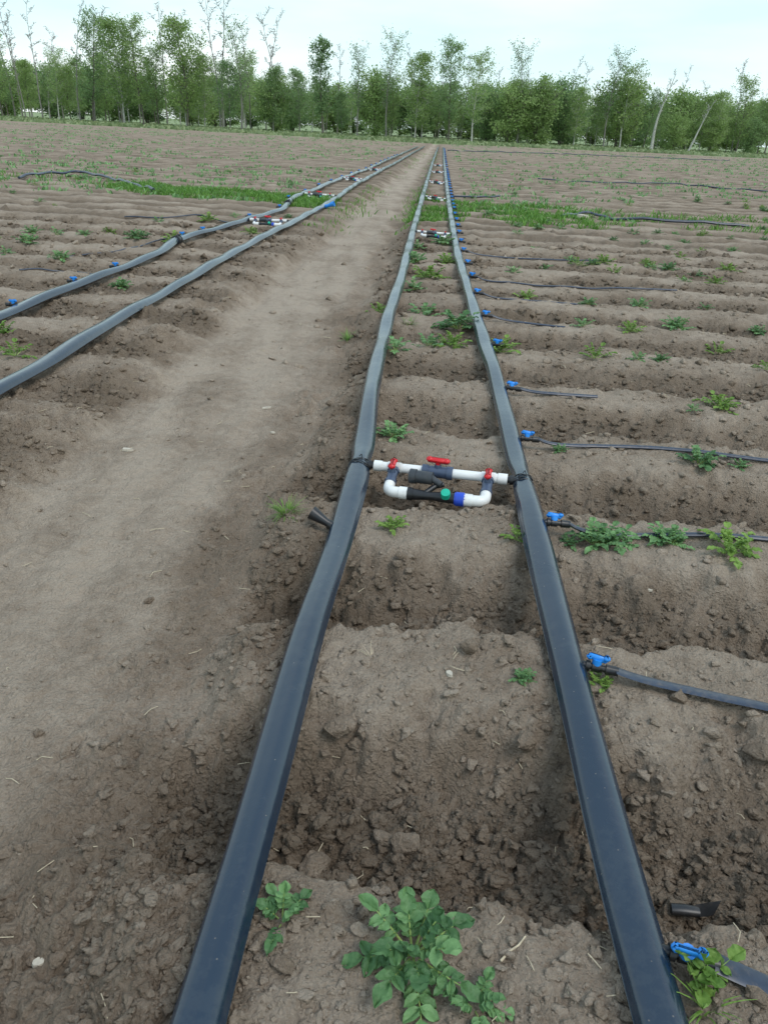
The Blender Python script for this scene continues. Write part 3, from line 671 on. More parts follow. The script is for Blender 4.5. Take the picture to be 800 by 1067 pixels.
# discarded black pipe end beside the right hose
x, y = at(700, 945, -0.10); z = gz(x, y)
r = empty('pipe_offcut', (x, y, z + 0.025)); r.scale = (0.8, 0.8, 0.8); tag(r, 'short black pipe offcut with torn film lying in the furrow by the right hose', 'pipe offcut')
b = MB(); b.tube([(0, 0, 0), (0.035, -0.002, 0.004), (0.075, 0, 0.0)], [0.017, 0.018, 0.016], 14, flat=0.75); b.build('pipe', MAT['black'], r)
b = MB(); b.add([(0.07, -0.012, -0.006), (0.07, 0.012, 0.008), (0.10, -0.004, -0.012), (0.105, 0.012, 0.022), (0.135, 0.016, 0.03), (0.12, 0.0, -0.008), (0.07, -0.01, -0.003), (0.07, 0.014, 0.011), (0.10, -0.001, -0.009), (0.105, 0.015, 0.025), (0.137, 0.018, 0.033), (0.12, 0.003, -0.005)],
      [(0, 1, 3, 2), (2, 3, 4, 5), (6, 8, 9, 7), (8, 11, 10, 9), (0, 2, 8, 6), (2, 5, 11, 8), (5, 4, 10, 11), (4, 3, 9, 10), (3, 1, 7, 9)]); b.build('torn_film', MAT['black'], r)

# ------------------------------------------------------------------ plants
def leaflet(b, base, d, up, ln, wd, curl, tone, r):
    d = d.normalized(); side = d.cross(up).normalized(); nn = side.cross(d).normalized(); V = []
    prof = [0.12, 0.78, 1.0, 0.95, 0.70, 0.10]
    for i, pw in enumerate(prof):
        t = i / 5; c = base + d * ln * t - Vector((0, 0, 1)) * curl * ln * t * t
        wv_ = wd * pw * (1 + r.uniform(-0.12, 0.12))
        for j, q in enumerate((-1, -0.5, 0, 0.5, 1)):
            fold = (abs(q) * 0.28 - 0.10 * (abs(q) == 1)) * wd + r.uniform(-0.16, 0.16) * wd
            V.append(tuple(c + side * q * wv_ * 0.5 + nn * fold))
    F = [(i * 5 + j, i * 5 + j + 1, (i + 1) * 5 + j + 1, (i + 1) * 5 + j) for i in range(5) for j in range(4)]
    b.add(V, F, tone)
def potato(size, nleaf, seed, big=0.36, spread=(0.15, 1.2), heads=1, npair=3, curl=0.35, simple_leaf=False):
    r = random.Random(seed); fb, sb = MB(), MB()
    for hd in range(heads):
        ha = r.uniform(0, 6.28); hr = 0 if hd == 0 else size * r.uniform(0.25, 0.5); hc = Vector((math.cos(ha) * hr, math.sin(ha) * hr, 0))
        a0 = r.uniform(0, 6.28)
        for i in range(nleaf):
            az = a0 + i * 2.4 + r.uniform(-0.35, 0.35); el = spread[0] + (spread[1] - spread[0]) * ((i + r.random()) / nleaf)
            ln = size * r.uniform(0.7, 1.1) * (0.75 + 0.25 * math.cos(el)); d = Vector((math.cos(az) * math.cos(el), math.sin(az) * math.cos(el), math.sin(el)))
            pts = []; p = hc + Vector((0, 0, -0.01)); dd = d.copy()
            for q in range(7):
                pts.append(p.copy()); p = p + dd * ln / 6; dd = (dd + Vector((0, 0, -curl * 0.16)) + Vector((r.uniform(-.05, .05), r.uniform(-.05, .05), 0))).normalized()
            sb.tube([tuple(q) for q in pts], [size * 0.028 * (1 - 0.11 * q) for q in range(7)], 6)
            tone = r.uniform(0.15, 0.8); up = Vector((0, 0, 1))
            if simple_leaf:
                leaflet(fb, pts[3], (pts[6] - pts[3]), up, ln * 0.85, ln * 0.62, 0.3, tone, r)
                continue
            for q in range(npair):
                j = 3 + q if npair <= 3 else 2 + q
                j = min(j, 5); c = pts[j]; t_ = (pts[j + 1] - pts[j - 1]).normalized(); sd_ = t_.cross(up).normalized(); l_ = size * big * (0.62 + 0.22 * q / npair) * r.uniform(0.8, 1.15)
                for sg in (-1, 1): leaflet(fb, c, (sd_ * sg * 0.9 + t_ * 0.5 + up * r.uniform(-.1, .25)), up, l_, l_ * 0.66, 0.3, min(1, max(0, tone + r.uniform(-.15, .15))), r)
            leaflet(fb, pts[6], dd + up * r.uniform(-.1, .2), up, size * big * 1.1 * r.uniform(0.85, 1.1), size * big * 0.76, 0.35, tone, r)
    return fb, sb
def make_plant(name, args, lmat='leaf', **kw):
    fb, sb = potato(*args, **kw); r = empty(name)
    fb.build('foliage', MAT[lmat], r, attr=True); sb.build('stem', MAT['stem'], r); return r
def ground_at(px, py):
    z = 0.0
    for _ in range(4): x, y = at(px, py, z); z = gz(x, y)
    return x, y, z
def put(o, px, py, label, cat='potato plant', group='potato plants on the ridges', s=1.0, rz=0.0):
    x, y, z = ground_at(px, py); o.location = (x, y, z); o.scale = (s, s, s); o.rotation_euler = (0, 0, rz); tag(o, label, cat, group); return o
# the three near plants
put(make_plant('potato_plant', (0.125, 15, 5), heads=1, big=0.36, spread=(0.1, 1.3)), 430, 994, 'largest potato plant, a leafy bush with pale stems on the near ridge between the hoses')
put(make_plant('potato_plant', (0.075, 6, 8), heads=1, big=0.40, spread=(0.15, 1.2)), 494, 1048, 'small low potato sprig at the lower right of the largest plant', rz=0.4)
put(make_plant('potato_plant', (0.075, 6, 9), heads=1, big=0.42, spread=(0.4, 1.35)), 294, 958, 'small upright potato sprout beside the near left hose')
put(make_plant('potato_plant', (0.082, 6, 12), 'leaf_light', heads=1, big=0.50, spread=(0.75, 1.45), npair=2), 732, 1022, 'yellow-green sprout with broad leaves at the right hose near the picture\'s bottom')
# prototypes for the rest
PROTO = [make_plant('potato_plant', (0.12, 9, 20 + i), heads=1 + i % 3, big=0.38, spread=(0.2, 1.2)) for i in range(6)]
LPROTO = [make_plant('potato_plant', (0.12, 8, 40 + i), 'leaf_light', heads=1 + i % 2, big=0.40, spread=(0.2, 1.2)) for i in range(2)]
used = set()
def inst(px, py, s, label, light=False, group='potato plants on the ridges'):
    pl = LPROTO if light else PROTO; p = pl[rng.randrange(len(pl))]
    o = p if p.name not in used else copy_tree(p); used.add(p.name)
    return put(o, px, py, label, group=group, s=s, rz=rng.uniform(0, 6.28))
NAMED = [
    (542, 708, 0.35, 'tiny dark weed-like sprout on the crumbled ridge top near the right hose', 0), (628, 716, 0.4, 'tiny sprout under the sagging tape beside the right hose', 1),
    (411, 548, 0.55, 'small bright sprout just in front of the white valve assembly', 1), (408, 455, 0.9, 'leafy plant behind the white valve assembly, close to its left hose', 0),
    (539, 562, 0.6, 'sprig half under the right hose just in front of the assembly', 1), (618, 566, 1.0, 'left half of the leafy clump at the drip tape right of the assembly', 0), (641, 568, 0.95, 'right half of the leafy clump at the drip tape right of the assembly', 0),
    (699, 566, 0.8, 'small plant on the tape, between the leafy clump and the right edge plant', 0), (762, 577, 1.0, 'plant on the tape at the picture\'s right edge, level with the white assembly', 1), (592, 566, 0.4, 'tiny sprout right beside the blue valve by the leafy clump', 0),
    (728, 482, 1.05, 'bushy plant straddling the long straight tape', 0), (770, 487, 0.5, 'tiny plant behind the long straight tape, right of the bushy one', 0), (582, 470, 0.4, 'tiny seedling below the long tape close to its blue valve', 0),
    (446, 360, 1.2, 'left part of the wide leafy clump between the hoses', 0), (468, 360, 1.1, 'right part of the wide leafy clump between the hoses', 1), (411, 366, 1.3, 'plant leaning over the right side of the left hose', 0),
    (521, 364, 1.2, 'leafy plant hiding a blue valve, right of the right hose', 1), (620, 373, 1.2, 'round bushy plant alone on the ridge behind the short buried tape', 1), (664, 375, 0.8, 'small plant right of the round bushy one', 0), (686, 375, 0.6, 'tiny plant between the round bushy one and the right edge', 0),
    (745, 374, 1.1, 'bright plant on the ridge near the right edge, behind the straight tape', 1), (797, 384, 0.8, 'plant cut by the right edge behind the long tape', 1), (753, 427, 1.05, 'plant on bare ridge between the long tape and the short buried tape', 1), (722, 427, 0.5, 'tiny plant left of the one on the bare ridge', 0)]
for px, py, s, lab, lt in NAMED: inst(px, py, s * 0.82, lab, bool(lt))
MIDR = [(548, 310), (535, 280), (555, 258), (570, 280), (601, 280), (640, 284), (677, 285), (710, 288), (727, 288), (612, 317), (665, 319), (607, 340), (656, 345), (707, 342), (790, 347), (672, 253), (695, 260), (730, 262), (765, 260), (660, 243), (712, 250), (735, 320)]
for px, py in MIDR: inst(px, py, rng.uniform(0.6, 0.95), 'potato plant in the scattered rows right of the valves, before the weeds', rng.random() < .4, 'scattered potato plants right of the hoses')
MIDC = [(432, 302), (431, 272), (442, 327), (475, 340), (465, 275), (450, 290), (436, 258), (463, 255)]
for px, py in MIDC: inst(px, py, rng.uniform(1.0, 1.5), 'small potato plant between the two hoses, behind the wide leafy clump', rng.random() < .4, 'small potato plants between the hoses')
LEFT = [(8, 271), (63, 273), (33, 242), (60, 244), (87, 244), (113, 239), (138, 247), (146, 247), (165, 231), (126, 301), (179, 250), (245, 226), (264, 243), (215, 226), (30, 255), (300, 226)]
for px, py in LEFT: inst(px, py, rng.uniform(0.7, 1.15), 'potato plant in the rows left of the path beside the outer hose', rng.random() < .4, 'scattered potato plants left of the path')
for px, py, s, lab in [(16, 370, 0.9, 'potato plant between the left pair of hoses at the picture\'s left edge'), (3, 348, 0.9, 'sprout at the left edge just below the outer left hose'), (393, 326, 0.7, 'sprout on the path\'s right edge by the left hose')]: inst(px, py, s, lab, True)
# further rows: individuals up to the limit, then stuff
def row_spot(y0, y1, left):
    while True:
        k_ = rng.randint(int((y0 - ROW0) / ROWP), int((y1 - ROW0) / ROWP)); y = ROW0 + k_ * ROWP + rng.uniform(-.1, .1)
        x = rng.uniform(-0.62 * y, -3.5) if left else rng.uniform(0.7, 0.50 * y)
        if noise(np.array([x * .25]), np.array([y * .25]), 77)[0] > -0.1: return x, y
for i in range(95):
    left = i % 3 == 0; x, y = row_spot(9.5, 27, left); px, py = proj(x, y, 0)
    inst(px, py, rng.uniform(0.5, 0.95), 'distant potato plant in the ' + ('left' if left else 'right') + '-hand field rows near the weed strip', rng.random() < .25, 'distant potato plants of the ' + ('left' if left else 'right') + '-hand field')
def quick(name, V, T, tones, material, label, cat):
    me = bpy.data.meshes.new(name); me.from_pydata(V.tolist(), [], T.tolist())
    a = me.attributes.new('tone', 'FLOAT', 'POINT'); a.data.foreach_set('value', tones.astype(np.float32)); me.materials.append(material)
    o = bpy.data.objects.new(name, me); col.objects.link(o); tag(o, label, cat, None, 'stuff'); return o
def tufts(n, xs, ys, zs, hgt, wid, lean=0.5):
    a = nr.rand(n) * 6.28; h = hgt * (0.5 + 0.8 * nr.rand(n)); w_ = wid * (0.6 + 0.8 * nr.rand(n)); lx, ly = nr.normal(size=n) * lean * h, nr.normal(size=n) * lean * h
    c, s = np.cos(a) * w_ / 2, np.sin(a) * w_ / 2
    A = np.stack([xs - c, ys - s, zs - 0.01], 1); B = np.stack([xs + c, ys + s, zs - 0.01], 1)
    C = np.stack([xs + c * .8 + lx * .45, ys + s * .8 + ly * .45, zs + h * .62], 1); D = np.stack([xs - c * .8 + lx * .45, ys - s * .8 + ly * .45, zs + h * .62], 1); E_ = np.stack([xs + lx, ys + ly, zs + h], 1)
    V = np.stack([A, B, C, D, E_], 1).reshape(-1, 3); i = np.arange(n)[:, None] * 5
    return V, [tuple(q) for q in (i + [0, 1, 2, 3]).tolist()] + [tuple(q) for q in (i + [3, 2, 4]).tolist()], np.repeat(nr.rand(n), 5)
class _L(list):
    def tolist(self): return list(self)
def stuff_tufts(name, xs, ys, hgt, wid, material, label, cat, lean=0.5):
    zs = ground(xs, ys, np.full(len(xs), 0.02)); V, F, t = tufts(len(xs), xs, ys, zs, hgt, wid, lean); return quick(name, V, _L(F), t, material, label, cat)
# seedlings far out
n = 5200; ky = nr.randint(int((16 - ROW0) / ROWP), int((86 - ROW0) / ROWP), n); ys = ROW0 + ky * ROWP + nr.uniform(-.12, .12, n); xs = (nr.rand(n) * 2 - 1) * 0.62 * ys
ok = ((xs > 0.7 - 0.015 * ys) | (xs < -3.6)) & (noise(xs * .12, ys * .12, 78) + 0.5 * noise(xs * .5, ys * .5, 79) > -0.25); xs, ys = xs[ok], ys[ok]
rep = 6; xs = np.repeat(xs, rep) + nr.normal(size=len(xs) * rep) * .09; ys = np.repeat(ys, rep) + nr.normal(size=len(ys) * rep) * .06
stuff_tufts('seedling_cover', xs, ys, 0.07, 0.04, MAT['leaf'], 'distant seedlings greening the far field rows', 'seedlings', 0.7)
# bright weed strip
def weeds():
    n = 95000; ys = nr.uniform(13.2, 20.5, n); xs = nr.uniform(-11, 9, n)
    c = 16.9 - 0.16 * (xs + 4); half = np.where(xs < -0.9, 1.5 + 0.1 * np.abs(xs + 3) * 0, np.where(xs < 2.8, 2.3, 1.6)); half = np.where(xs < -0.9, 1.15, half); cen = np.where(xs < -0.9, 16.1 - 0.28 * (xs + 1.2), 16.4)
    prob = np.where(xs < -7.5, 0.08, np.where(xs < -1.0, 1.0, np.where(xs < 2.6, 0.8, 0.2)))
    prob = prob * np.where((xs > -2.3) & (xs < -0.75), 0.015, 1)
    nn = noise(xs * .9, ys * .9, 83) + 0.6 * noise(xs * 2.6, ys * 2.6, 84)
    ok = (np.abs(ys - cen) < half * (0.85 + 0.35 * nn)) & (nr.rand(n) < prob) & ((nn > -0.15) | ((xs < -1) & (xs > -7.5)))
    xs, ys = xs[ok], ys[ok]
    stuff_tufts('weed_grass', xs, ys, 0.085, 0.02, MAT['blade'], 'bright green strip of weedy grass crossing the field', 'weeds', 0.7)
weeds()
# grass along the path edges and hoses, mid distance
n = 3000; ys = 7 * np.exp(nr.rand(n) * math.log(55 / 7)); xs = np.where(nr.rand(n) < .5, -0.55 + drift(ys) + nr.normal(size=n) * .14, -1.95 + nr.normal(size=n) * .16)
ok = noise(xs * .2, ys * .55, 88) > 0.12; stuff_tufts('edge_grass', xs[ok], ys[ok], 0.06, 0.014, MAT['blade'], 'sparse grass along the dirt path edges', 'grass', 0.6)
# meadow grass before the trees
n = 9000; xs = nr.uniform(-75, 75, n); ys = field_end(xs) + 1 + nr.rand(n) ** 1.3 * 34; stuff_tufts('meadow_grass', xs, ys, 0.28, 0.4, leaf_mat('meadow_blade', (0.17, 0.23, 0.10), (0.34, 0.38, 0.20), 0.3), 'pale tall grass in front of the trees', 'grass', 0.5)
# single light grass tufts near the path
def grass_tuft(px, py, rad, h, nb, label, m='blade'):
    x, y, z = ground_at(px, py); r = random.Random(int(px)); b = MB()
    for i in range(nb):
        a = r.uniform(0, 6.28); q = rad * r.random() ** .5 * .35; el = r.uniform(.25, 1.3); ln = h * r.uniform(.6, 1.2); d = Vector((math.cos(a) * math.cos(el), math.sin(a) * math.cos(el), math.sin(el))); p = Vector((math.cos(a) * q, math.sin(a) * q, -.005)); sd_ = Vector((-math.sin(a), math.cos(a), 0)); V = []
        for j in range(5):
            w_ = h * .035 * (1 - .22 * j); V += [tuple(p - sd_ * w_), tuple(p + sd_ * w_)]; p = p + d * ln / 4; d = (d + Vector((0, 0, -.22))).normalized()
        b.add(V, [(2 * j, 2 * j + 1, 2 * j + 3, 2 * j + 2) for j in range(4)], r.random())
    o = b.build('grass_tuft', MAT[m], attr=True); o.location = (x, y, z); tag(o, label, 'grass tuft', 'single grass tufts')
grass_tuft(298, 534, .09, .085, 90, 'light green grass tuft on the path edge left of the black outlet stub', 'leaf_light')
grass_tuft(363, 353, .12, .10, 60, 'small grass tuft on the path edge left of the hose, beyond the outlet stub')
grass_tuft(387, 685, .03, .05, 12, 'wisp of dry grass on the ridge top beside the left hose', 'straw')
grass_tuft(735, 1050, .05, .08, 22, 'limp thin leaves hanging below the yellow-green sprout', 'leaf_light')
grass_tuft(425, 345, .10, .09, 40, 'thin grass tuft beside the plant leaning over the left hose')

# ------------------------------------------------------------------ straw, chips, twigs
n = 170; ys = 0.7 * np.exp(nr.rand(n) * math.log(7 / .7)); xs = nr.uniform(-1, 1, n) * (0.4 + 0.55 * ys); zs = ground(xs, ys); b = MB()
for i in range(n):
    a = nr.rand() * 6.28; ln = nr.uniform(.006, .028) * (0.8 + .15 * ys[i]); c, s = math.cos(a) * ln, math.sin(a) * ln; bend = nr.normal() * .3 * ln
    b.tube([(xs[i] - c, ys[i] - s, zs[i] + .004), (xs[i] - s * .2 + bend, ys[i] + c * .2, zs[i] + .007), (xs[i] + c, ys[i] + s, zs[i] + .004)], .0009 * (0.9 + .2 * ys[i]), 5)
tag(b.build('straw_litter', MAT['straw']), 'bits of dry straw scattered on the soil', 'straw', None, 'stuff')
def chip(px, py, ln, wd, ang, label, m='chip'):
    x, y, z = ground_at(px, py); b = MB(); r = random.Random(int(px * 7)); pts = []
    for t in range(8):
        a = t / 8 * 6.283; q = r.uniform(.75, 1.1); pts.append((math.cos(a) * ln / 2 * q, math.sin(a) * wd / 2 * q))
    V = [(p, q, .0) for p, q in pts] + [(p * .9, q * .9, wd * .35 + r.uniform(0, .1) * wd) for p, q in pts]
    b.add(V, [tuple(range(8))[::-1], tuple(range(8, 16))] + [(i, (i + 1) % 8, 8 + (i + 1) % 8, 8 + i) for i in range(8)])
    o = b.build('wood_chip' if m == 'chip' else 'stone', MAT[m], smooth=False); o.location = (x, y, z + .002); o.rotation_euler = (0, .1, ang); tag(o, label, 'chip')
chip(278, 426, .075, .022, .9, 'pale elongated chip lying on the dirt path beyond the outlet stub')
chip(284, 452, .03, .02, .2, 'small pale chip next to the path\'s right edge')
chip(468, 704, .035, .02, 1.9, 'whitish flake on the flat ridge top between the hoses')
chip(676, 618, .025, .015, .2, 'small white stone on the slope right of the hose below the leafy clump')
chip(133, 470, .06, .03, .2, 'pale flat chip on the left half of the path')
chip(606, 228, .28, .2, .2, 'pale stone under the humped black tape')
chip(40, 1005, .03, .02, .5, 'thin pale flake at the lower left of the path')
def twig(pp, r0, label):
    pts = []
    for px, py in pp: x, y, z = ground_at(px, py); pts.append((x, y, z + .006))
    b = MB(); b.tube(pts, [r0 * (1 - .5 * i / len(pts)) for i in range(len(pts))], 6); tag(b.build('dry_twig', MAT['straw']), label, 'twig', 'dry twigs')
twig([(521, 1004), (530, 994), (540, 987), (547, 978)], .0026, 'curled dry twig on the near ridge right of the largest plant')
twig([(428, 1042), (440, 1037), (448, 1034)], .0014, 'thin pale straw just below the largest plant')
twig([(612, 996), (620, 1005), (626, 1012)], .0016, 'short straw on the near ridge close to the right hose')

# ------------------------------------------------------------------ trees
def tree_mesh(seed, H, crown_base, crown_r, nl, top='round', bare=False, lean=0.0, leafsize=0.2, leaves=2600, tr=None, multi=1):
    r = random.Random(seed); nrr = np.random.RandomState(seed); tb = MB(); tips = []
    tr = tr or H * 0.011
    for st in range(multi):
        la = r.uniform(0, 6.28); ll = lean if multi == 1 else 0.16 * r.uniform(.5, 1.2)
        hh = H * (1 if st == 0 else r.uniform(.7, .95)); pts, rad = [], []; p = Vector((0.12 * st, 0, -0.3)); d = Vector((math.cos(la) * ll, math.sin(la) * ll * .4, 1)).normalized() if multi > 1 else Vector((lean, 0, 1)).normalized()
        m = 12
        for i in range(m + 1):
            pts.append(p.copy()); rad.append(max(.015, tr * (1 - .9 * i / m) * (1.25 if i == 0 else 1))); p = p + d * (hh / m); d = (d + Vector((r.uniform(-.07, .07), r.uniform(-.07, .07), .03))).normalized()
        tb.tube([tuple(q) for q in pts], rad, 7)
        nb = nl // multi
        for i in range(nb):
            t = crown_base + (0.97 - crown_base) * ((i + r.random()) / nb); fi = t * m; j = min(int(fi), m - 1); o = pts[j].lerp(pts[j + 1], fi - j)
            rel = (t - crown_base) / (1 - crown_base)
            sh = {'round': math.sin(math.pi * min(1, .12 + .88 * rel)) ** .7, 'cone': 1 - .8 * rel, 'column': .55 + .45 * math.sin(math.pi * rel), 'fan': .45 + .6 * rel}[top]
            ln = crown_r * sh * r.uniform(.65, 1.15); az = i * 2.4 + r.uniform(-.5, .5); el = r.uniform(.25, .8) if top != 'fan' else r.uniform(.6, 1.1)
            d = Vector((math.cos(az) * math.cos(el), math.sin(az) * math.cos(el), math.sin(el))); q = o.copy(); bp = [q.copy()]
            for kx in range(5):
                q = q + d * ln / 5; bp.append(q.copy()); d = (d + Vector((r.uniform(-.2, .2), r.uniform(-.2, .2), r.uniform(-.05, .16)))).normalized()
            r0 = max(.022 if bare or leaves < 1600 else .016, rad[j] * .4); tb.tube([tuple(v) for v in bp], [r0 * (1 - .14 * v) for v in range(6)], 5)
            for kx in range(2, 6):
                tips.append((bp[kx], ln))
                for _ in range(2 if not bare else 3):
                    a2 = r.uniform(0, 6.28); e2 = r.uniform(-.1, 1.0); l2 = ln * r.uniform(.18, .45); d2 = Vector((math.cos(a2) * math.cos(e2), math.sin(a2) * math.cos(e2), math.sin(e2))); c = bp[kx]; mid = c + d2 * l2 * .5 + Vector((0, 0, .05)); en = c + d2 * l2
                    tb.tube([tuple(c), tuple(mid), tuple(en)], [.022, .017, .012] if not bare else [.028, .022, .016], 4, False); tips.append((en, ln)); tips.append((mid, ln))
    cb = None
    if leaves:
        cb = MB(); nt_ = len(tips); per = max(1, leaves // nt_); P = np.array([t[0][:] for t in tips]); 
        keep = nrr.rand(nt_) < .8; P = P[keep]; tone0 = nrr.rand(len(P))
        P = np.repeat(P, per, 0); tone = np.clip(np.repeat(tone0, per) * .6 + nrr.rand(len(P)) * .4, 0, 1); n = len(P)
        P = P + nrr.normal(size=(n, 3)) * np.array([.34, .34, .27]) * (crown_r / 2.6) ** .5
        ls = leafsize * (.6 + .8 * nrr.rand(n))[:, None]; u = nrr.normal(size=(n, 3)); u /= np.linalg.norm(u, axis=1)[:, None]; v = np.cross(u, nrr.normal(size=(n, 3))); v /= np.linalg.norm(v, axis=1)[:, None]
        V = np.stack([P - u * ls * .6, P + v * ls * .42 + u * ls * .1, P + u * ls * .65, P - v * ls * .42 - u * ls * .1], 1).reshape(-1, 3)
        cb.add(V, (np.arange(n)[:, None] * 4 + [0, 1, 2, 3]).tolist(), np.repeat(tone, 4))
    return tb, cb
def proto_tree(name, bark, leaf, *a, **k):
    tb, cb = tree_mesh(*a, **k); r = empty(name)
    t = tb.build('trunk', MAT[bark], r)
    if cb is not None: cb.build('crown', MAT[leaf], r, smooth=False, attr=True)
    r['h'] = a[1]; return r
TP = {}
TP['leafy'] = [proto_tree('leafy_tree', ['birch', 'bark', 'twig', 'birch'][i], ['crown_mid', 'crown_light', 'crown_dark', 'crown_mid'][i], 100 + i, 12, .16, 3.6, 30, 'round', leaves=7500, leafsize=.19) for i in range(4)]
TP['birch'] = [proto_tree('birch_tree', 'birch', ['crown_mid', 'crown_light', 'crown_mid'][i], 120 + i, 13, .22, 2.8, 24, ['column', 'round', 'column'][i], leaves=4200, leafsize=.18) for i in range(3)]
TP['tall'] = [proto_tree('tall_tree', 'bark', ['crown_mid', 'crown_dark'][i], 140 + i, 14, .18, 3.0, 30, 'column', leaves=6500, leafsize=.18) for i in range(2)]
TP['poplar'] = [proto_tree('poplar_tree', 'bark', 'crown_dark', 150, 13, .2, 2.0, 30, 'column', leaves=5200, leafsize=.21)]
TP['sparse'] = [proto_tree('sparse_tree', 'twig', 'crown_dark', 160 + i, 13, .3, 2.7, 24, 'fan', leaves=2200, leafsize=.16) for i in range(3)]
TP['bare'] = [proto_tree('bare_tree', 'twig', None, 170 + i, 14, .38, 1.7, 11, 'fan', bare=True, leaves=0, tr=.105) for i in range(3)]
TP['bush'] = [proto_tree('bushy_tree', 'bark', ['crown_mid', 'crown_light', 'crown_dark'][i], 180 + i, 6.5, .04, 3.4, 36, 'round', leaves=9000, leafsize=.18, multi=3) for i in range(3)]
TP['snag'] = [proto_tree('dead_birch', 'birch', None, 190, 10, .45, 1.4, 8, 'fan', bare=True, leaves=0, tr=.24), proto_tree('dead_birch', 'birch', None, 191, 9, .5, 1.2, 6, 'fan', bare=True, leaves=0, tr=.2, lean=.33)]
tused = set()
def line_y(x): return 107 + 0.33 * abs(x + 5)
def tree(kind, px, top, label, back=0.0, group='trees along the far field edge', var=None, wide=1.0, rz=None):
    Y = 107 + back
    for _ in range(8):
        lo, hi = -130., 130.
        for _ in range(40):
            m = (lo + hi) / 2
            if proj(m, Y, 0)[0] < px: lo = m
            else: hi = m
        Y = line_y(lo) + back
    x = lo; l2, h2 = 1., 40.
    for _ in range(40):
        m = (l2 + h2) / 2
        if proj(x, Y, m)[1] > top: l2 = m
        else: h2 = m
    pl = TP[kind]; p = pl[var if var is not None else rng.randrange(len(pl))]
    o = p if p.name not in tused else copy_tree(p); tused.add(p.name)
    s = l2 / p['h'] * 0.97; o.location = (x, Y, -0.05); o.scale = (s * wide, s * wide, s); o.rotation_euler = (0, 0, rng.uniform(0, 6.28) if rz is None else rz)
    tag(o, label, 'tree', group); return o
FRONT = [
    ('tall', 3, 30, 'dark leafy tree cut by the left edge of the picture'), ('bare', 27, 5, 'bare thin trunk second from the left edge, above low green crowns'), ('bare', 45, -8, 'tall bare leaning trunk among the leftmost green trees'),
    ('birch', 62, 48, 'pale-trunked leafy birch left of the tallest left tree'), ('tall', 98, 8, 'tall dark tree with leafy tip, left of the broad leafy one'), ('bare', 84, -5, 'bare pole-like tree touching the picture\'s top near the left'),
    ('leafy', 130, 14, 'broad tall leafy tree, highest dense crown on the left'), ('tall', 150, 14, 'leafy tree right beside the broad highest crown on the left'), ('leafy', 196, 14, 'tall green tree standing clear with a pointed top on the left'),
    ('bare', 230, -15, 'thin bare white pole of a tree right of the pointed green tree'), ('sparse', 252, 22, 'thin-leaved tree with bare twigs at its top, right of the bare pole'), ('leafy', 240, 60, 'rounded green tree at the foot of the bare pole'),
    ('leafy', 285, 66, 'low rounded tree left of the dark poplar'), ('poplar', 336, 33, 'dark narrow poplar standing above its low neighbours'), ('sparse', 372, 48, 'grey twiggy tree just right of the dark poplar'),
    ('sparse', 402, 34, 'loose twiggy tree, tallest behind the end of the path'), ('leafy', 432, 50, 'dense green tree above the far end of the right hose'), ('tall', 467, 38, 'tall leafy tree right above the right hose\'s vanishing end'),
    ('birch', 491, 50, 'white-trunked birch standing in front, right of the hoses\' end'), ('sparse', 538, 46, 'tree with curved bare limbs rising behind the big round bush'), ('bush', 528, 84, 'left dome of the big dense round bush right of the white birch'),
    ('bush', 556, 80, 'right dome of the big dense round bush'), ('leafy', 597, 88, 'mid-height green tree right of the big round bush'), ('sparse', 628, 52, 'tall fine-twigged tree with grey-green crown left of the dead white trunk'),
    ('birch', 645, 62, 'thin birch leaning beside the tall fine-twigged tree'), ('snag', 678, 68, 'upright dead white trunk with two bare forks'), ('snag', 716, 96, 'leaning dead white trunk with few branches'),
    ('bush', 701, 118, 'small bright green bush between the two dead white trunks'), ('leafy', 742, 92, 'green tree right of the leaning dead trunk'), ('tall', 766, 76, 'tallest leafy tree near the right edge'), ('tall', 796, 78, 'leafy tree cut by the right edge of the picture'),
    ('bush', 738, 126, 'low pale green bush right of the leaning dead trunk'), ('bush', 780, 122, 'low bright bush at the foot of the tallest right-hand tree')]
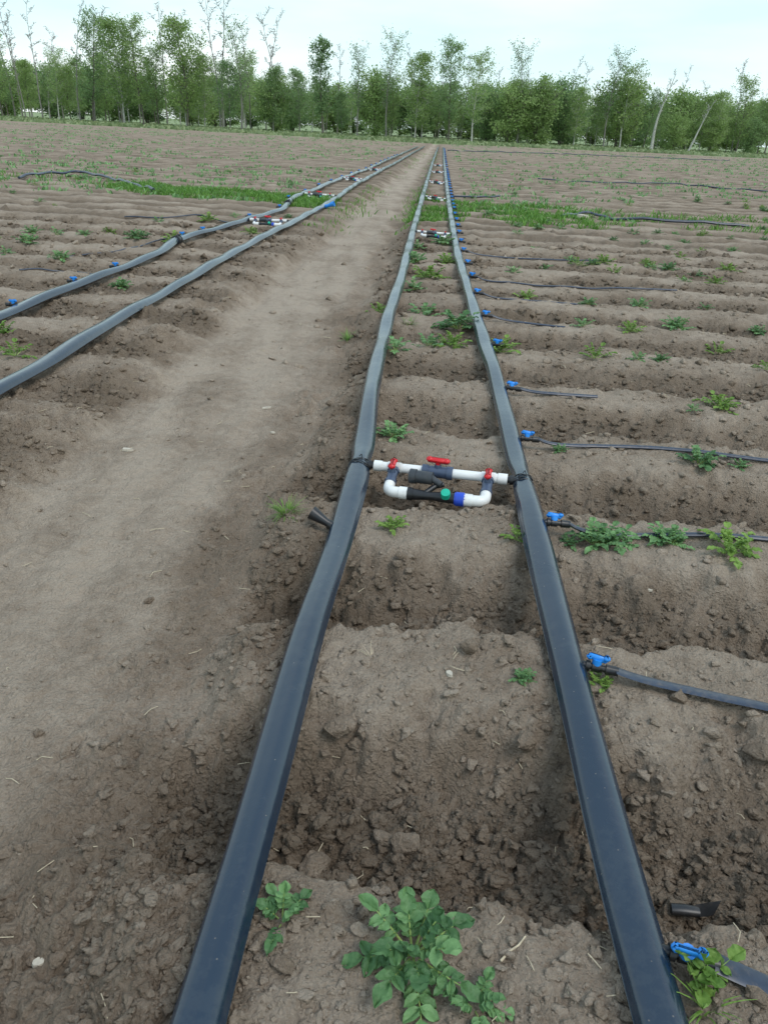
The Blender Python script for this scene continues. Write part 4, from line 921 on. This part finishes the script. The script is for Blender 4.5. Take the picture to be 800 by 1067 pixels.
for kind, px, top, lab in FRONT:
    kw = {}
    if kind == 'snag': kw = dict(var=0 if 'upright' in lab else 1, rz=0.15, back=-4)
    if kind == 'birch' and '491' in str(px): kw = dict(back=-5)
    tree(kind, px, top, lab, **kw)
for i in range(34):                                   # leafy neighbours filling the first line
    px = -60 + i * 28 + rng.uniform(-9, 9); base = 133 + (px - 474) * .048
    tree(rng.choice(['leafy', 'birch', 'leafy', 'bush', 'tall']), px, base - rng.uniform(36, 68) * (1.15 if px < 300 else .9), 'leafy green tree of middle height in the front line of the wood', rng.uniform(0, 5), 'middle-height trees of the front line')
for i in range(40):
    px = -90 + i * 25 + rng.uniform(-9, 9); base = 133 + (px - 474) * .048
    tree(rng.choice(['leafy', 'leafy', 'tall', 'birch', 'sparse']), px, base - rng.uniform(40, 62) * (1.15 if px < 300 else .85), 'green tree in the second line, partly hidden by the front trees', rng.uniform(7, 18), 'second line trees of the wood')
for i in range(34):
    px = -120 + i * 31 + rng.uniform(-9, 9); base = 133 + (px - 474) * .048
    tree(rng.choice(['bush', 'bush', 'leafy']), px, base - rng.uniform(36, 50), 'tree deep in the wood, seen only through gaps between the front trunks', rng.uniform(22, 40), 'back line trees of the wood', wide=1.5)
for i in range(30):
    px = -130 + i * 36 + rng.uniform(-9, 9); base = 133 + (px - 474) * .048
    tree('bush', px, base - rng.uniform(24, 32), 'low thicket bush closing the gaps far behind the trunks of the wood', rng.uniform(40, 60), 'thicket bushes behind the wood', wide=2.0)
for i in range(32):
    px = -20 + i * 27 + rng.uniform(-14, 14); base = 133 + (px - 474) * .048
    tree('bare', px, base - rng.uniform(75, 125) * (1.15 if px < 330 else .72), 'thin bare tree rising above the green crowns of the wood', rng.uniform(1, 14), 'thin bare trees in the wood')
for lst, us in ((PROTO, used), (LPROTO, used)) + tuple((v, tused) for v in TP.values()):
    for p in lst:
        if p.name not in us:
            for c in list(p.children): bpy.data.objects.remove(c)
            bpy.data.objects.remove(p)
for o in bpy.data.objects:
    if 'h' in o: del o['h']
